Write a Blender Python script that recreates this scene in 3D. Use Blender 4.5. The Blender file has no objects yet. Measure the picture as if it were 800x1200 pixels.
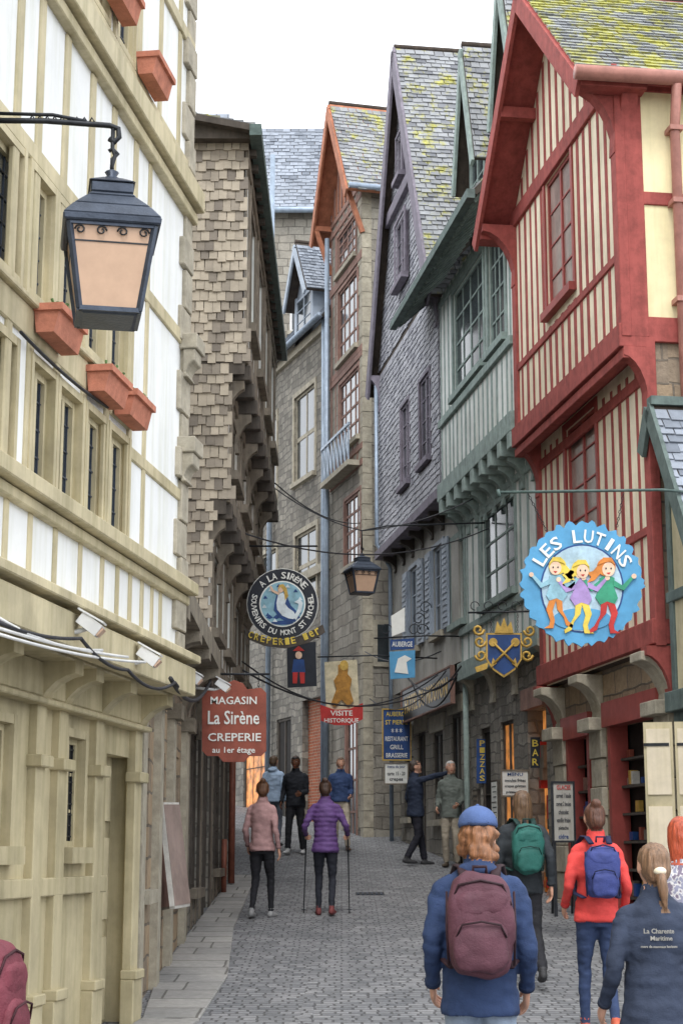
import bpy, math, random, time
from mathutils import Vector, Matrix, noise
from mathutils.kdtree import KDTree
random.seed(7)
T0=time.time()
D=bpy.data
SC=bpy.context.scene
PT=math.radians(11.54); CP=math.cos(PT); SP=math.sin(PT)
CAM=Vector((0,0,2.0)); FPX=1960.0
V=Vector
def gz(y):
    if y<0: return max(.046*y,-2.0)
    y=min(y,60); return .046*y+.00055*y*y
# survey helpers: sight lines of the matched camera intersected with real wall planes
def ray(px,py): return V((px-400, FPX*CP-(600-py)*SP, FPX*SP+(600-py)*CP))
def at(px,py,Y):
    r=ray(px,py); return CAM+r*(Y/r.y)
class Frame:
    def __init__(s,A,B,hint):
        s.A=V((A[0],A[1],0)); s.B=V((B[0],B[1],0)); d=s.B-s.A; s.L=d.length; s.u=d.normalized()
        n=V((s.u.y,-s.u.x,0))
        if n.x*hint[0]+n.y*hint[1]<0: n=-n
        s.n=n; s.hint=hint
    def off(s,d):
        a=s.A+s.n*d; b=s.B+s.n*d; return Frame(a,b,s.hint)
    def pt(s,a,z,d=0):
        p=s.A+s.u*a+s.n*d; return V((p.x,p.y,z))
    def sz(s,px,py):
        r=ray(px,py); t=(s.A-CAM).dot(s.n)/r.dot(s.n); p=CAM+r*t
        return ((p-s.A).dot(s.u), p.z)
    def rect(s,x0,y0,x1,y1):
        xm,ym=(x0+x1)/2,(y0+y1)/2
        a=s.sz(x0,ym)[0]; b=s.sz(x1,ym)[0]; c=s.sz(xm,y1)[1]; d=s.sz(xm,y0)[1]
        return (min(a,b),max(a,b),c,d)
def SF(Y): return Frame((-6,Y),(6,Y),(0,-1))
# ---------------------------------------------------------------- materials
def lin(c):
    c/=255.; return c/12.92 if c<=.04045 else ((c+.055)/1.055)**2.4
def C(r,g,b): return (lin(r),lin(g),lin(b),1)
def mul(c,k): return (min(c[0]*k,1),min(c[1]*k,1),min(c[2]*k,1),1)
def newmat(name):
    m=D.materials.new(name); m.use_nodes=True; nt=m.node_tree
    return m,nt,nt.nodes['Principled BSDF']
def N(nt,t,**k):
    n=nt.nodes.new(t)
    for a,b in k.items():
        if a in n.inputs: n.inputs[a].default_value=b
        else: setattr(n,a,b)
    return n
def nz(nt,vec,scale,detail=5,rough=.6):
    n=nt.nodes.new('ShaderNodeTexNoise'); n.inputs['Scale'].default_value=scale
    n.inputs['Detail'].default_value=detail; n.inputs['Roughness'].default_value=rough
    nt.links.new(vec,n.inputs['Vector']); return n.outputs['Fac']
def ramp(nt,fac,stops):
    r=nt.nodes.new('ShaderNodeValToRGB'); e=r.color_ramp.elements
    e[0].position,e[0].color=stops[0]; e[1].position,e[1].color=stops[-1]
    for p,c in stops[1:-1]:
        x=e.new(p); x.color=c
    nt.links.new(fac,r.inputs[0]); return r.outputs[0]
def mixc(nt,a,b,fac,mode='MIX'):
    m=nt.nodes.new('ShaderNodeMixRGB'); m.blend_type=mode
    for i,x in ((1,a),(2,b),(0,fac)):
        if hasattr(x,'links'): nt.links.new(x,m.inputs[i])
        else: m.inputs[i].default_value=x
    return m.outputs[0]
def bump(nt,b,h,strength,dist=.02):
    n=nt.nodes.new('ShaderNodeBump'); n.inputs['Strength'].default_value=strength; n.inputs['Distance'].default_value=dist
    nt.links.new(h,n.inputs['Height']); nt.links.new(n.outputs[0],b.inputs['Normal'])
def objc(nt,sc=(1,1,1)):
    tc=nt.nodes.new('ShaderNodeTexCoord'); mp=nt.nodes.new('ShaderNodeMapping'); mp.inputs['Scale'].default_value=sc
    nt.links.new(tc.outputs['Object'],mp.inputs[0]); return mp.outputs[0]
G8=lambda v:(v,v,v,1)
def paint(name,col,rough=.65,var=.3,scale=2.5,bmp=.25,bs=30,streak=1,dirt=.35,metal=0,spec=.3,drip=0):
    m,nt,b=newmat(name); v=objc(nt,(1,1,streak)); o=objc(nt)
    c=ramp(nt,nz(nt,v,scale,7,.65),[(.3,mul(col,1-var)),(.7,mul(col,1+var*.3))])
    if dirt>0:
        d=ramp(nt,nz(nt,o,.9*scale,6,.7),[(.36,G8(1-dirt)),(.6,G8(1))])
        c=mixc(nt,c,d,.9,'MULTIPLY')
    if drip>0:
        q=objc(nt,(1,1,.07)); d=ramp(nt,nz(nt,q,9,4,.6),[(.34,(1-drip,1-drip,(1-drip)*.94,1)),(.55,G8(1))]); c=mixc(nt,c,d,1.0,'MULTIPLY')
    nt.links.new(c,b.inputs['Base Color']); b.inputs['Roughness'].default_value=rough; b.inputs['Metallic'].default_value=metal
    b.inputs['Specular IOR Level'].default_value=spec
    if bmp>0: bump(nt,b,nz(nt,v,bs,4,.6),bmp,.01)
    return m
def wood(name,col,var=.45):
    return paint(name,col,.8,var,7,.6,18,.12,.35)
def stone(name,c1,c2,mortar,w=.34,h=.19,ms=.014,dist=.06,bs=.8,lo=.62):
    m,nt,b=newmat(name)
    tc=nt.nodes.new('ShaderNodeTexCoord'); uv=tc.outputs['UV']
    nn=nt.nodes.new('ShaderNodeTexNoise'); nn.inputs['Scale'].default_value=2.3; nn.inputs['Detail'].default_value=3
    nt.links.new(uv,nn.inputs['Vector'])
    sub=N(nt,'ShaderNodeVectorMath',operation='SUBTRACT'); sub.inputs[1].default_value=(.5,.5,.5); nt.links.new(nn.outputs['Color'],sub.inputs[0])
    scl=N(nt,'ShaderNodeVectorMath',operation='SCALE'); scl.inputs['Scale'].default_value=dist*3.2; nt.links.new(sub.outputs[0],scl.inputs[0])
    add=N(nt,'ShaderNodeVectorMath',operation='ADD'); nt.links.new(uv,add.inputs[0]); nt.links.new(scl.outputs[0],add.inputs[1])
    br=nt.nodes.new('ShaderNodeTexBrick'); nt.links.new(add.outputs[0],br.inputs['Vector'])
    br.inputs['Scale'].default_value=1; br.inputs['Brick Width'].default_value=w; br.inputs['Row Height'].default_value=h
    br.inputs['Mortar Size'].default_value=ms; br.inputs['Mortar Smooth'].default_value=.35; br.inputs['Bias'].default_value=0
    br.inputs['Color1'].default_value=c1; br.inputs['Color2'].default_value=c2; br.inputs['Mortar'].default_value=mortar
    br.squash=.75; br.squash_frequency=3; br.offset=.43
    o=objc(nt)
    f1=nz(nt,o,1.3,6,.65); c=mixc(nt,br.outputs['Color'],ramp(nt,f1,[(.3,G8(lo)),(.68,(1,.98,.95,1))]),.9,'MULTIPLY')
    f2=nz(nt,o,14,5,.7); c=mixc(nt,c,ramp(nt,f2,[(.3,G8(.68)),(.7,G8(1.0))]),.85,'MULTIPLY')
    nt.links.new(c,b.inputs['Base Color']); b.inputs['Roughness'].default_value=.85; b.inputs['Specular IOR Level'].default_value=.2
    inv=N(nt,'ShaderNodeMath',operation='SUBTRACT'); inv.inputs[0].default_value=1; nt.links.new(br.outputs['Fac'],inv.inputs[1])
    ad=N(nt,'ShaderNodeMath',operation='ADD'); nt.links.new(inv.outputs[0],ad.inputs[0]); nt.links.new(f2,ad.inputs[1])
    bump(nt,b,ad.outputs[0],bs,.02)
    return m
def tilem(name,c1,c2,moss=None,amt=.5,rough=.6):
    m,nt,b=newmat(name); g=nt.nodes.new('ShaderNodeNewGeometry'); o=objc(nt)
    c=ramp(nt,g.outputs['Random Per Island'],[(0,c1),(.5,mul(c1,1.15)),(1,c2)])
    c=mixc(nt,c,ramp(nt,nz(nt,o,5,6,.7),[(.3,G8(.65)),(.7,G8(1))]),.8,'MULTIPLY')
    c=mixc(nt,c,ramp(nt,nz(nt,o,.8,5,.7),[(.35,G8(.72)),(.62,G8(1))]),.9,'MULTIPLY')
    if moss:
        f=nz(nt,o,2.6,8,.75)
        k=ramp(nt,f,[(max(0,.68-amt*.35),G8(0)),(.78-amt*.35,G8(1))])
        mc=ramp(nt,nz(nt,o,11,3),[(.35,mul(moss,.5)),(.65,moss)])
        c=mixc(nt,c,mc,k)
    nt.links.new(c,b.inputs['Base Color']); b.inputs['Roughness'].default_value=rough; b.inputs['Specular IOR Level'].default_value=.35
    bump(nt,b,nz(nt,o,45,4),.4,.008)
    return m
def emis(name,col,strength):
    m,nt,b=newmat(name); o=objc(nt); c=ramp(nt,nz(nt,o,4,4),[(.35,mul(col,.25)),(.65,col)])
    nt.links.new(c,b.inputs['Base Color']); nt.links.new(c,b.inputs['Emission Color']); b.inputs['Emission Strength'].default_value=strength
    return m
def fabric(name,col,rough=.85,bs=90,var=.25):
    m,nt,b=newmat(name); o=objc(nt)
    c=ramp(nt,nz(nt,o,9,5,.6),[(.3,mul(col,1-var)),(.7,mul(col,1+var*.5))])
    nt.links.new(c,b.inputs['Base Color']); b.inputs['Roughness'].default_value=rough; b.inputs['Specular IOR Level'].default_value=.25
    f=N(nt,'ShaderNodeMath',operation='ADD'); nt.links.new(nz(nt,o,16,4),f.inputs[0]); 
    g=N(nt,'ShaderNodeMath',operation='MULTIPLY'); g.inputs[1].default_value=.25; nt.links.new(nz(nt,o,bs*2,2),g.inputs[0]); nt.links.new(g.outputs[0],f.inputs[1])
    bump(nt,b,f.outputs[0],.6,.015); return m

M={}
M['cream']=paint('cream_timber',C(206,194,160),.6,.18,2.2,.25,25,.4,.26,drip=.22)
M['cream2']=paint('ground_floor_beige_paint',C(194,182,148),.55,.18,1.6,.2,20,.4,.3,drip=.22)
M['white']=paint('white_plaster_panel',C(236,237,236),.8,.07,1.4,.15,25,.5,.1,drip=.1)
M['grave']=stone('cobble_setts',C(158,159,162),C(126,128,132),C(104,104,106),.15,.105,.011,.025,.8,.68)
M['slab']=stone('pavement_slabs',C(172,170,167),C(154,153,151),C(112,110,107),.75,.5,.012,.01,.5,.75)
M['ground']=paint('ground_earth',C(120,116,108),.9,.3,.5)
M['rubble']=stone('granite_rubble',C(170,165,155),C(130,126,119),C(126,123,117),.3,.17,.016,.07,1)
M['rubble2']=stone('grey_granite_blocks',C(178,173,162),C(148,142,132),C(130,125,117),.46,.25,.013,.03,.9)
M['rubble3']=stone('warm_granite_blocks',C(190,167,138),C(156,142,126),C(134,125,114),.5,.28,.014,.03,.9)
M['granite']=paint('dressed_granite',C(180,172,154),.8,.25,6,.6,30,1,.32)
M['granite2']=paint('dark_granite',C(142,133,118),.85,.35,6,.6,30,1,.4)
M['shingle']=tilem('chestnut_shingles',C(168,157,140),C(116,107,97),None)
M['oak']=wood('weathered_oak',C(138,128,114))
M['oak2']=wood('dark_oak',C(88,81,74))
M['oakl']=wood('grey_weatherboard',C(206,202,194),.2)
M['slate']=tilem('roof_slates',C(146,153,164),C(110,117,128),C(168,165,60),.05)
M['slatem']=tilem('mossy_slates',C(142,145,147),C(106,109,113),C(172,170,78),.66)
M['slatem2']=tilem('lichen_slates',C(148,150,153),C(110,112,118),C(170,167,84),.47)
M['slatew']=tilem('wall_slates',C(170,170,176),C(128,128,138),None)
M['under']=wood('roof_underlay',C(80,70,62))
M['red']=wood('oxblood_timber',C(162,82,76),.24)
M['redp']=paint('oxblood_paint',C(158,76,70),.5,.2,4,.2,30,.4,.26)
M['creamp']=paint('cream_plaster',C(238,225,200),.85,.1,1.5,.2,20,.5,.22,drip=.12)
M['yel']=paint('yellow_plaster',C(240,227,184),.85,.1,1.2,.2,20,.6,.2,drip=.1)
M['green']=wood('sage_timber',C(150,165,159),.2)
M['greend']=wood('dark_sage_timber',C(104,118,114),.3)
M['gpl']=paint('pale_plaster',C(224,226,222),.85,.12,2,.2,20,.5,.22,drip=.12)
M['lilac']=wood('lilac_bargeboard',C(132,125,136),.22)
M['grayp']=paint('grey_render',C(182,179,172),.9,.2,1.2,.3,20,.5,.34,drip=.2)
M['bluep']=paint('grey_blue_shutter_paint',C(164,174,186),.6,.15,3,.2,30,.5,.25)
M['rust']=wood('red_brown_timber',C(154,120,108),.3)
M['orange']=wood('orange_soffit',C(182,120,92),.3)
M['glass']=paint('window_glass',C(64,70,74),.12,.6,1.5,.0,1,1,.2,0,.8)
M['glass2']=paint('curtained_glass',C(160,142,134),.2,.3,3,.0,1,.3,.3,0,.8)
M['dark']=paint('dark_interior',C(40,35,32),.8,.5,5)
M['iron']=paint('black_iron',C(54,56,60),.45,.3,12,.3,60,1,.3,.5)
M['lead']=paint('lantern_metal',C(76,84,98),.4,.3,8,.3,50,1,.3,.4)
M['irong']=paint('green_iron',C(86,104,100),.5,.3,12)
M['zinc']=paint('zinc_pipe',C(156,170,186),.45,.2,6,.2,30,.4,.25,.3)
M['pinkpipe']=paint('pink_pipe',C(182,128,116),.5,.2,6,.2,30,.4,.25)
M['copper']=paint('rust_pipe',C(136,82,66),.5,.2,6)
M['terra']=paint('terracotta',C(200,130,106),.8,.25,8,.4,40,1,.3)
M['soil']=paint('soil',C(70,55,42),.95,.4,20)
M['frost']=paint('frosted_glass',C(206,172,146),.3,.14,2,.0,1,1,.18)
M['cable']=paint('cable_sheath',C(56,56,60),.6,.2,9)
M['wht']=paint('white_housing',C(224,224,222),.4,.08,5,.0,1,1,.15)
M['sBrown']=paint('sign_redbrown',C(154,84,68),.5,.16,6,.15,50,1,.26)
M['sBlack']=paint('sign_black',C(38,42,52),.45,.2,6,.1)
M['sBlue']=paint('sign_blue',C(88,158,202),.5,.12,4,.1,40,1,.18)
M['sNavy']=paint('sign_navy',C(42,76,134),.45,.15,5,.1)
M['sGold']=paint('sign_gold',C(204,168,84),.4,.25,14,.5,40,1,.3,.2)
M['sWhite']=paint('sign_white',C(232,232,226),.5,.06,5,.0,1,1,.12)
M['sRed']=paint('sign_red',C(192,54,50),.5,.1,6,.1)
M['sYel']=paint('sign_yellow',C(232,204,86),.5,.08,6,.1)
M['sLilac']=paint('sign_lilac',C(172,144,200),.5,.08,6,.1)
M['sGreen']=paint('sign_green',C(60,154,120),.5,.1,6,.1)
M['sSkin']=paint('sign_skin',C(240,204,176),.5,.05,6,.0)
M['sOr']=paint('sign_orange',C(220,136,60),.5,.1,6,.1)
M['sSea']=paint('sign_pale_blue',C(146,190,206),.5,.12,9,.1)
M['sSky']=paint('sign_sky',C(180,208,224),.5,.15,6,.1)
M['brick']=stone('orange_brick',C(190,108,78),C(162,92,70),C(180,160,140),.2,.07,.01,.005)
M['warm']=emis('lit_shop_interior',C(232,150,78),.7)
M['leaf']=paint('leaf',C(84,112,60),.7,.4,20)
# ---------------------------------------------------------------- mesh collection
def link(o,parent=None):
    SC.collection.objects.link(o)
    if parent: o.parent=parent
    return o
class Thing:
    def __init__(s,name):
        s.e=link(D.objects.new(name,None)); s.e.empty_display_size=.3; s.p={}
    def add(s,part,mat,vs,fs,smooth=False):
        g=s.p.setdefault(part,dict(v=[],f=[],m=[],mats=[],s=[]))
        if mat not in g['mats']: g['mats'].append(mat)
        mi=g['mats'].index(mat); o=len(g['v'])
        g['v']+= [tuple(x) for x in vs]
        for f in fs: g['f'].append(tuple(i+o for i in f)); g['m'].append(mi); g['s'].append(smooth)
    def hexa(s,part,mat,p):
        s.add(part,mat,p,[(0,3,2,1),(4,5,6,7),(0,1,5,4),(1,2,6,5),(2,3,7,6),(3,0,4,7)])
    def box(s,part,mat,F,s0,s1,z0,z1,d0,d1,j=.0015):
        r=lambda:random.uniform(-j,j)
        s0+=r();s1+=r();z0+=r();z1+=r();d0+=r();d1+=r()
        P=F.pt
        s.hexa(part,mat,[P(s0,z0,d0),P(s1,z0,d0),P(s1,z0,d1),P(s0,z0,d1),P(s0,z1,d0),P(s1,z1,d0),P(s1,z1,d1),P(s0,z1,d1)])
    def quad(s,part,mat,pts): s.add(part,mat,pts,[tuple(range(len(pts)))])
    def beam(s,part,mat,a,b,w,h,up=V((0,0,1))):
        a=V(a);b=V(b);t=(b-a).normalized(); sd=t.cross(up)
        if sd.length<.01: sd=t.cross(V((1,0,0)))
        sd.normalize(); u=sd.cross(t)
        q=[a-sd*w/2-u*h/2,a+sd*w/2-u*h/2,a+sd*w/2+u*h/2,a-sd*w/2+u*h/2]
        s.hexa(part,mat,q+[x+(b-a) for x in q])
    def tube(s,part,mat,pts,r,seg=8):
        vs,fs=tubemesh([V(p) for p in pts],[r]*len(pts) if not isinstance(r,(list,tuple)) else r,seg); s.add(part,mat,vs,fs,True)
    def prism(s,part,mat,F,pts,d0,d1):
        n=len(pts); vs=[F.pt(a,z,d0) for a,z in pts]+[F.pt(a,z,d1) for a,z in pts]
        s.add(part,mat,vs,[tuple(range(n))[::-1],tuple(range(n,2*n))]+[(i,(i+1)%n,n+(i+1)%n,n+i) for i in range(n)])
    def ppoly(s,part,mat,F,px,d0,d1): s.prism(part,mat,F,[F.sz(x,y) for x,y in px],d0,d1)
    def disc(s,part,mat,F,cx,cy,rx,ry,d0,d1,n=36):
        s.ppoly(part,mat,F,[(cx+rx*math.cos(2*math.pi*i/n),cy+ry*math.sin(2*math.pi*i/n)) for i in range(n)],d0,d1)
    def finish(s,bev=()):
        for part,g in s.p.items():
            me=D.meshes.new(part); me.from_pydata(g['v'],[],g['f'])
            for m in g['mats']: me.materials.append(m)
            me.polygons.foreach_set('material_index',g['m']); me.polygons.foreach_set('use_smooth',g['s'])
            uv=me.uv_layers.new(name='UVMap').data
            for p in me.polygons:
                n=p.normal
                if abs(n.z)>.85: a=V((1,0,0)); b=V((0,1,0))
                else:
                    a=V((-n.y,n.x,0)).normalized(); b=n.cross(a)
                for li in p.loop_indices:
                    co=me.vertices[me.loops[li].vertex_index].co; uv[li].uv=(co.dot(a),co.dot(b))
            o=link(D.objects.new(part,me),s.e)
            if part in bev:
                bm=o.modifiers.new('bevel','BEVEL'); bm.width=.008; bm.segments=1; bm.limit_method='ANGLE'
        return s
def tubemesh(pts,rad,seg=8,ref=None,ell=None):
    n=len(pts); vs=[];fs=[]
    prev=None
    for i,p in enumerate(pts):
        t=(pts[min(i+1,n-1)]-pts[max(i-1,0)])
        t=t.normalized() if t.length>1e-9 else V((0,0,1))
        if ref is not None: sd=ref-t*ref.dot(t)
        elif prev is None: sd=t.cross(V((.13,.27,.95)))
        else: sd=prev-t*prev.dot(t)
        if sd.length<1e-5: sd=t.orthogonal()
        sd.normalize(); prev=sd; up=t.cross(sd)
        r=rad[i]; rx,ry=(r if isinstance(r,tuple) else (r,r))
        for k in range(seg):
            a=2*math.pi*k/seg; vs.append(p+sd*rx*math.cos(a)+up*ry*math.sin(a))
    for i in range(n-1):
        for k in range(seg):
            k2=(k+1)%seg; fs.append((i*seg+k,i*seg+k2,(i+1)*seg+k2,(i+1)*seg+k))
    fs.append(tuple(range(seg))[::-1]); fs.append(tuple(range((n-1)*seg,n*seg)))
    return vs,fs
def textmesh(string):
    cu=D.curves.new('t','FONT'); cu.body=string; cu.offset=.012; cu.extrude=.02; cu.resolution_u=2
    o=D.objects.new('t',cu); SC.collection.objects.link(o)
    bpy.context.view_layer.update()
    me=D.meshes.new_from_object(o.evaluated_get(bpy.context.evaluated_depsgraph_get()))
    D.objects.remove(o)
    xs=[v.co.x for v in me.vertices]; ys=[v.co.y for v in me.vertices]
    return me,min(xs),max(xs),min(ys),max(ys)
def txt(b,part,mat,F,string,cx,cy,w,h,rot=0,d=.0,th=.006):
    me,x0,x1,y0,y1=textmesh(string)
    c=F.sz(cx,cy); mpp=abs(F.sz(cx+10,cy)[0]-F.sz(cx-10,cy)[0])/20
    sx=w*mpp/max(x1-x0,1e-3); sy=h*mpp/max(y1-y0,1e-3); cr,sr=math.cos(rot),math.sin(rot)
    vs=[]
    for v in me.vertices:
        X=(v.co.x-(x0+x1)/2)*sx; Y=(v.co.y-(y0+y1)/2)*sy
        dd=d+th*(.5+v.co.z/.04)
        vs.append(F.pt(c[0]+X*cr-Y*sr,c[1]+X*sr+Y*cr,dd))
    b.add(part,mat,vs,[tuple(p.vertices) for p in me.polygons]); D.meshes.remove(me)
def arctxt(b,part,mat,F,string,cx,cy,r,a0,a1,ch,d,inward=False):
    n=len(string)
    for i,c in enumerate(string):
        if c==' ': continue
        a=math.radians(a0+(a1-a0)*(i/(n-1)))
        x=cx+r*math.cos(a); y=cy-r*math.sin(a)
        wd=ch*(.3 if c in "I1'" else .72)
        txt(b,part,mat,F,c,x,y,wd,ch,(a-math.pi/2) if not inward else a+math.pi/2,d)
# ---------------------------------------------------------------- building helpers
def storey(b,F,s0,s1,z0,z1,wm,ops=(),depth=5,sm=None,rv=.2,revm=None,part='walls'):
    sm=sm or wm; revm=revm or wm
    S=sorted(set([s0,s1]+[min(max(v,s0),s1) for o in ops for v in o[:2]])); Z=sorted(set([z0,z1]+[min(max(v,z0),z1) for o in ops for v in o[2:4]]))
    P=F.pt
    for i in range(len(S)-1):
        for k in range(len(Z)-1):
            ms,mz=(S[i]+S[i+1])/2,(Z[k]+Z[k+1])/2
            if any(o[0]<ms<o[1] and o[2]<mz<o[3] for o in ops): continue
            b.quad(part,wm,[P(S[i],Z[k]),P(S[i+1],Z[k]),P(S[i+1],Z[k+1]),P(S[i],Z[k+1])])
    for a,c,d,e in [o[:4] for o in ops]:
        a=max(a,s0);c=min(c,s1);d=max(d,z0);e=min(e,z1)
        for q in ([(a,d),(a,e)],[(c,e),(c,d)],[(a,e),(c,e)],[(c,d),(a,d)]):
            b.quad(part,revm,[P(*q[0],0),P(*q[1],0),P(*q[1],-rv),P(*q[0],-rv)])
    b.quad(part,sm,[P(s0,z0,0),P(s0,z1,0),P(s0,z1,-.25),P(s0,z0,-.25)])
    b.quad(part,sm,[P(s1,z0,0),P(s1,z1,0),P(s1,z1,-.25),P(s1,z0,-.25)])
    b.quad(part,M['under'],[P(s0,z0,0),P(s1,z0,0),P(s1,z0,-.25),P(s0,z0,-.25)])
    b.quad(part,sm,[P(s0,z1,0),P(s1,z1,0),P(s1,z1,-.25),P(s0,z1,-.25)])
    b.hexa(part,sm,[P(s0,z0,-depth),P(s1,z0,-depth),P(s1,z0,-.25),P(s0,z0,-.25),P(s0,z1,-depth),P(s1,z1,-depth),P(s1,z1,-.25),P(s0,z1,-.25)])
def window(b,F,r,fm,nx=2,nzz=3,fw=.06,depth=.13,sill=None,glass=None,case=.0,mw=.022,part='windows'):
    s0,s1,z0,z1=r[:4]; glass=glass or M['glass']; depth=depth*.45; fw=fw*.85
    P=F.pt
    b.quad(part,glass,[P(s0,z0,-depth),P(s1,z0,-depth),P(s1,z1,-depth),P(s0,z1,-depth)])
    B=lambda a,c,d,e,lo,hi:b.box(part,fm,F,a,c,d,e,lo,hi)
    B(s0,s0+fw,z0,z1,-depth-.02,-depth+.03);B(s1-fw,s1,z0,z1,-depth-.02,-depth+.03)
    B(s0+fw,s1-fw,z0,z0+fw,-depth-.02,-depth+.028);B(s0+fw,s1-fw,z1-fw,z1,-depth-.02,-depth+.028)
    for i in range(1,nx):
        x=s0+(s1-s0)*i/nx; w=fw*.6 if (nx%2==0 and i==nx//2) else mw/2
        B(x-w,x+w,z0+fw,z1-fw,-depth-.02,-depth+(.025 if w>mw else .012))
    for i in range(1,nzz):
        z=z0+(z1-z0)*i/nzz; B(s0+fw,s1-fw,z-mw/2,z+mw/2,-depth-.02,-depth+.015)
    if case>0:
        B(s0-case,s0,z0-case,z1+case,-.01,.025);B(s1,s1+case,z0-case,z1+case,-.01,.025)
        B(s0,s1,z1,z1+case,-.01,.022);B(s0,s1,z0-case,z0,-.01,.022)
    if sill: b.box(part,sill,F,s0-.08,s1+.08,z0-.11,z0-.0,-.05,.1)
def studs(b,mat,F,s0,s1,z0,z1,n,w=.07,d=.012,ops=(),part='timbers',rnd=.0,wj=.0):
    for i in range(n):
        s=s0+(s1-s0)*i/(n-1)+random.uniform(-rnd,rnd); ww=w*(1+random.uniform(-wj,wj)); segs=[(z0,z1)]
        for o in ops:
            if o[0]-ww/2<s<o[1]+ww/2:
                ns=[]
                for a,c in segs:
                    if o[2]>a: ns.append((a,min(c,o[2])))
                    if o[3]<c: ns.append((max(a,o[3]),c))
                segs=[x for x in ns if x[1]-x[0]>.03]
        for a,c in segs:
            l0=random.uniform(-.012,.012); l1=random.uniform(-.012,.012); P=F.pt; h=ww/2
            b.hexa(part,mat,[P(s-h+l0,a,-.02),P(s+h+l0,a,-.02),P(s+h+l0,a,d+l0*.1),P(s-h+l0,a,d+l0*.1),P(s-h+l1,c,-.02),P(s+h+l1,c,-.02),P(s+h+l1,c,d+l1*.1),P(s-h+l1,c,d+l1*.1)])
def bracket(b,mat,F,s,z,h,proj,w=.14,part='brackets',d0=0):
    pr=[(d0,z-h),(d0,z),(d0+proj,z),(d0+proj,z-.1)]
    for i in range(1,6):
        a=math.pi/2*i/6; pr.append((d0+proj*(1-math.sin(a))+.02,z-.1-(h-.1)*(1-math.cos(a))*.95))
    pr.append((d0+.05,z-h))
    n=len(pr); vs=[F.pt(s-w/2,q,d) for d,q in pr]+[F.pt(s+w/2,q,d) for d,q in pr]
    b.add(part,mat,vs,[tuple(range(n)),tuple(range(n,2*n))[::-1]]+[(i,n+i,n+(i+1)%n,(i+1)%n) for i in range(n)])
def tiles(b,mat,O,U,Vv,Nn,lu,lv,w=.2,h=.11,keep=None,part='roof_tiles',th=.014,jit=.15):
    rows=int(lv/h); cols=int(lu/w)+1
    for r in range(rows):
        off=(r%2)*w/2
        for c in range(cols+1):
            u0=c*w-off; u1=u0+w*random.uniform(.9,.985)
            if u1<=0 or u0>=lu: continue
            u0=max(u0,0);u1=min(u1,lu); v0=r*h+random.uniform(-jit,jit)*h; v1=min(r*h+h*1.35,lv)
            if keep and not keep((u0+u1)/2,r*h+h/2): continue
            t=th*random.uniform(.8,1.7); q=lambda u,v,k:O+U*u+Vv*v+Nn*k
            b.add(part,mat,[q(u0,v0,t+.012),q(u1,v0,t+.012+random.uniform(-.003,.003)),q(u1,v1,.003),q(u0,v1,.003),q(u0,v0,.001),q(u1,v0,.001)],[(0,1,2,3),(4,5,1,0),(4,0,3),(5,2,1)])
def slab(b,mat,O,U,Vv,Nn,lu,lv,th=.07,part='roof'):
    q=lambda u,v,k:O+U*u+Vv*v+Nn*k
    b.hexa(part,mat,[q(0,0,-th),q(lu,0,-th),q(lu,lv,-th),q(0,lv,-th),q(0,0,0),q(lu,0,0),q(lu,lv,0),q(0,lv,0)])
def gable_roof(b,F,s0,s1,ze,zr,of,os,depth,tm,bm,wall,bw=.24,th=.11,tw=.2,keepfar=True,soff=None):
    mid=(s0+s1)/2; Z=V((0,0,1))
    for sgn,sa in ((1,s0),(-1,s1)):
        run=abs(mid-sa); m=(zr-ze)/run
        vv=(F.u*sgn+Z*m).normalized(); nn=(Z-F.u*sgn*m).normalized()
        L=math.hypot(run+os,(run+os)*m); O=F.pt(sa-sgn*os,ze-os*m,-depth)+nn*.08
        slab(b,soff or M['under'],O,F.n,vv,nn,depth+of,L)
        tiles(b,tm,O,F.n,vv,nn,depth+of,L,tw,th)
        a=F.pt(sa-sgn*os,ze-os*m,of+.02)-nn*.06; c=F.pt(mid,zr,of+.02)-nn*.06
        b.beam('bargeboards',bm,a,c,.05,bw,F.n.cross((c-a).normalized()))
    b.quad('gable',wall,[F.pt(s0,ze,.0),F.pt(s1,ze,0),F.pt(mid,zr,0)])
    b.quad('gable',wall,[F.pt(s0,ze,-depth),F.pt(s1,ze,-depth),F.pt(mid,zr,-depth)])
    b.tube('ridge',M['under'],[F.pt(mid,zr+.1,-depth),F.pt(mid,zr+.1,of)],.06,8)
def flowerbox(b,F,r,p='box'):
    s0,s1,z0,z1=r
    pr=[(0.02,z0),(.13,z0),(.17,z1),(.0,z1)]
    vs=[F.pt(s0,z,d) for d,z in pr]+[F.pt(s1,z,d) for d,z in pr]
    b.add(p,M['terra'],vs,[(0,1,2,3),(7,6,5,4),(0,4,5,1),(1,5,6,2),(2,6,7,3),(3,7,4,0)])
    b.box(p,M['terra'],F,s0-.015,s1+.015,z1-.035,z1+.01,-.01,.185)
    b.box('soil',M['soil'],F,s0+.02,s1-.02,z1+.0,z1+.02,.01,.16)
# ================================================================= GROUND
def sheet(name,mat,xs,ys,dz):
    vs=[(x,y,gz(y)+dz) for y in ys for x in xs]; nx=len(xs)
    fs=[(j*nx+i,j*nx+i+1,(j+1)*nx+i+1,(j+1)*nx+i) for j in range(len(ys)-1) for i in range(nx-1)]
    me=D.meshes.new(name); me.from_pydata(vs,[],fs); me.materials.append(mat)
    uv=me.uv_layers.new(name='UVMap').data
    for l in me.loops: co=me.vertices[l.vertex_index].co; uv[l.index].uv=(co.x,co.y)
    return link(D.objects.new(name,me))
sheet('ground',M['ground'],[-400,-60,-8,8,60,400],[-400,-60,-10]+list(range(0,62,2))+[120,500],0)
sheet('cobbled_street',M['grave'],[-12,-4,-2,0,2,4,8],[y*.5 for y in range(-10,120)],.006)
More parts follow.
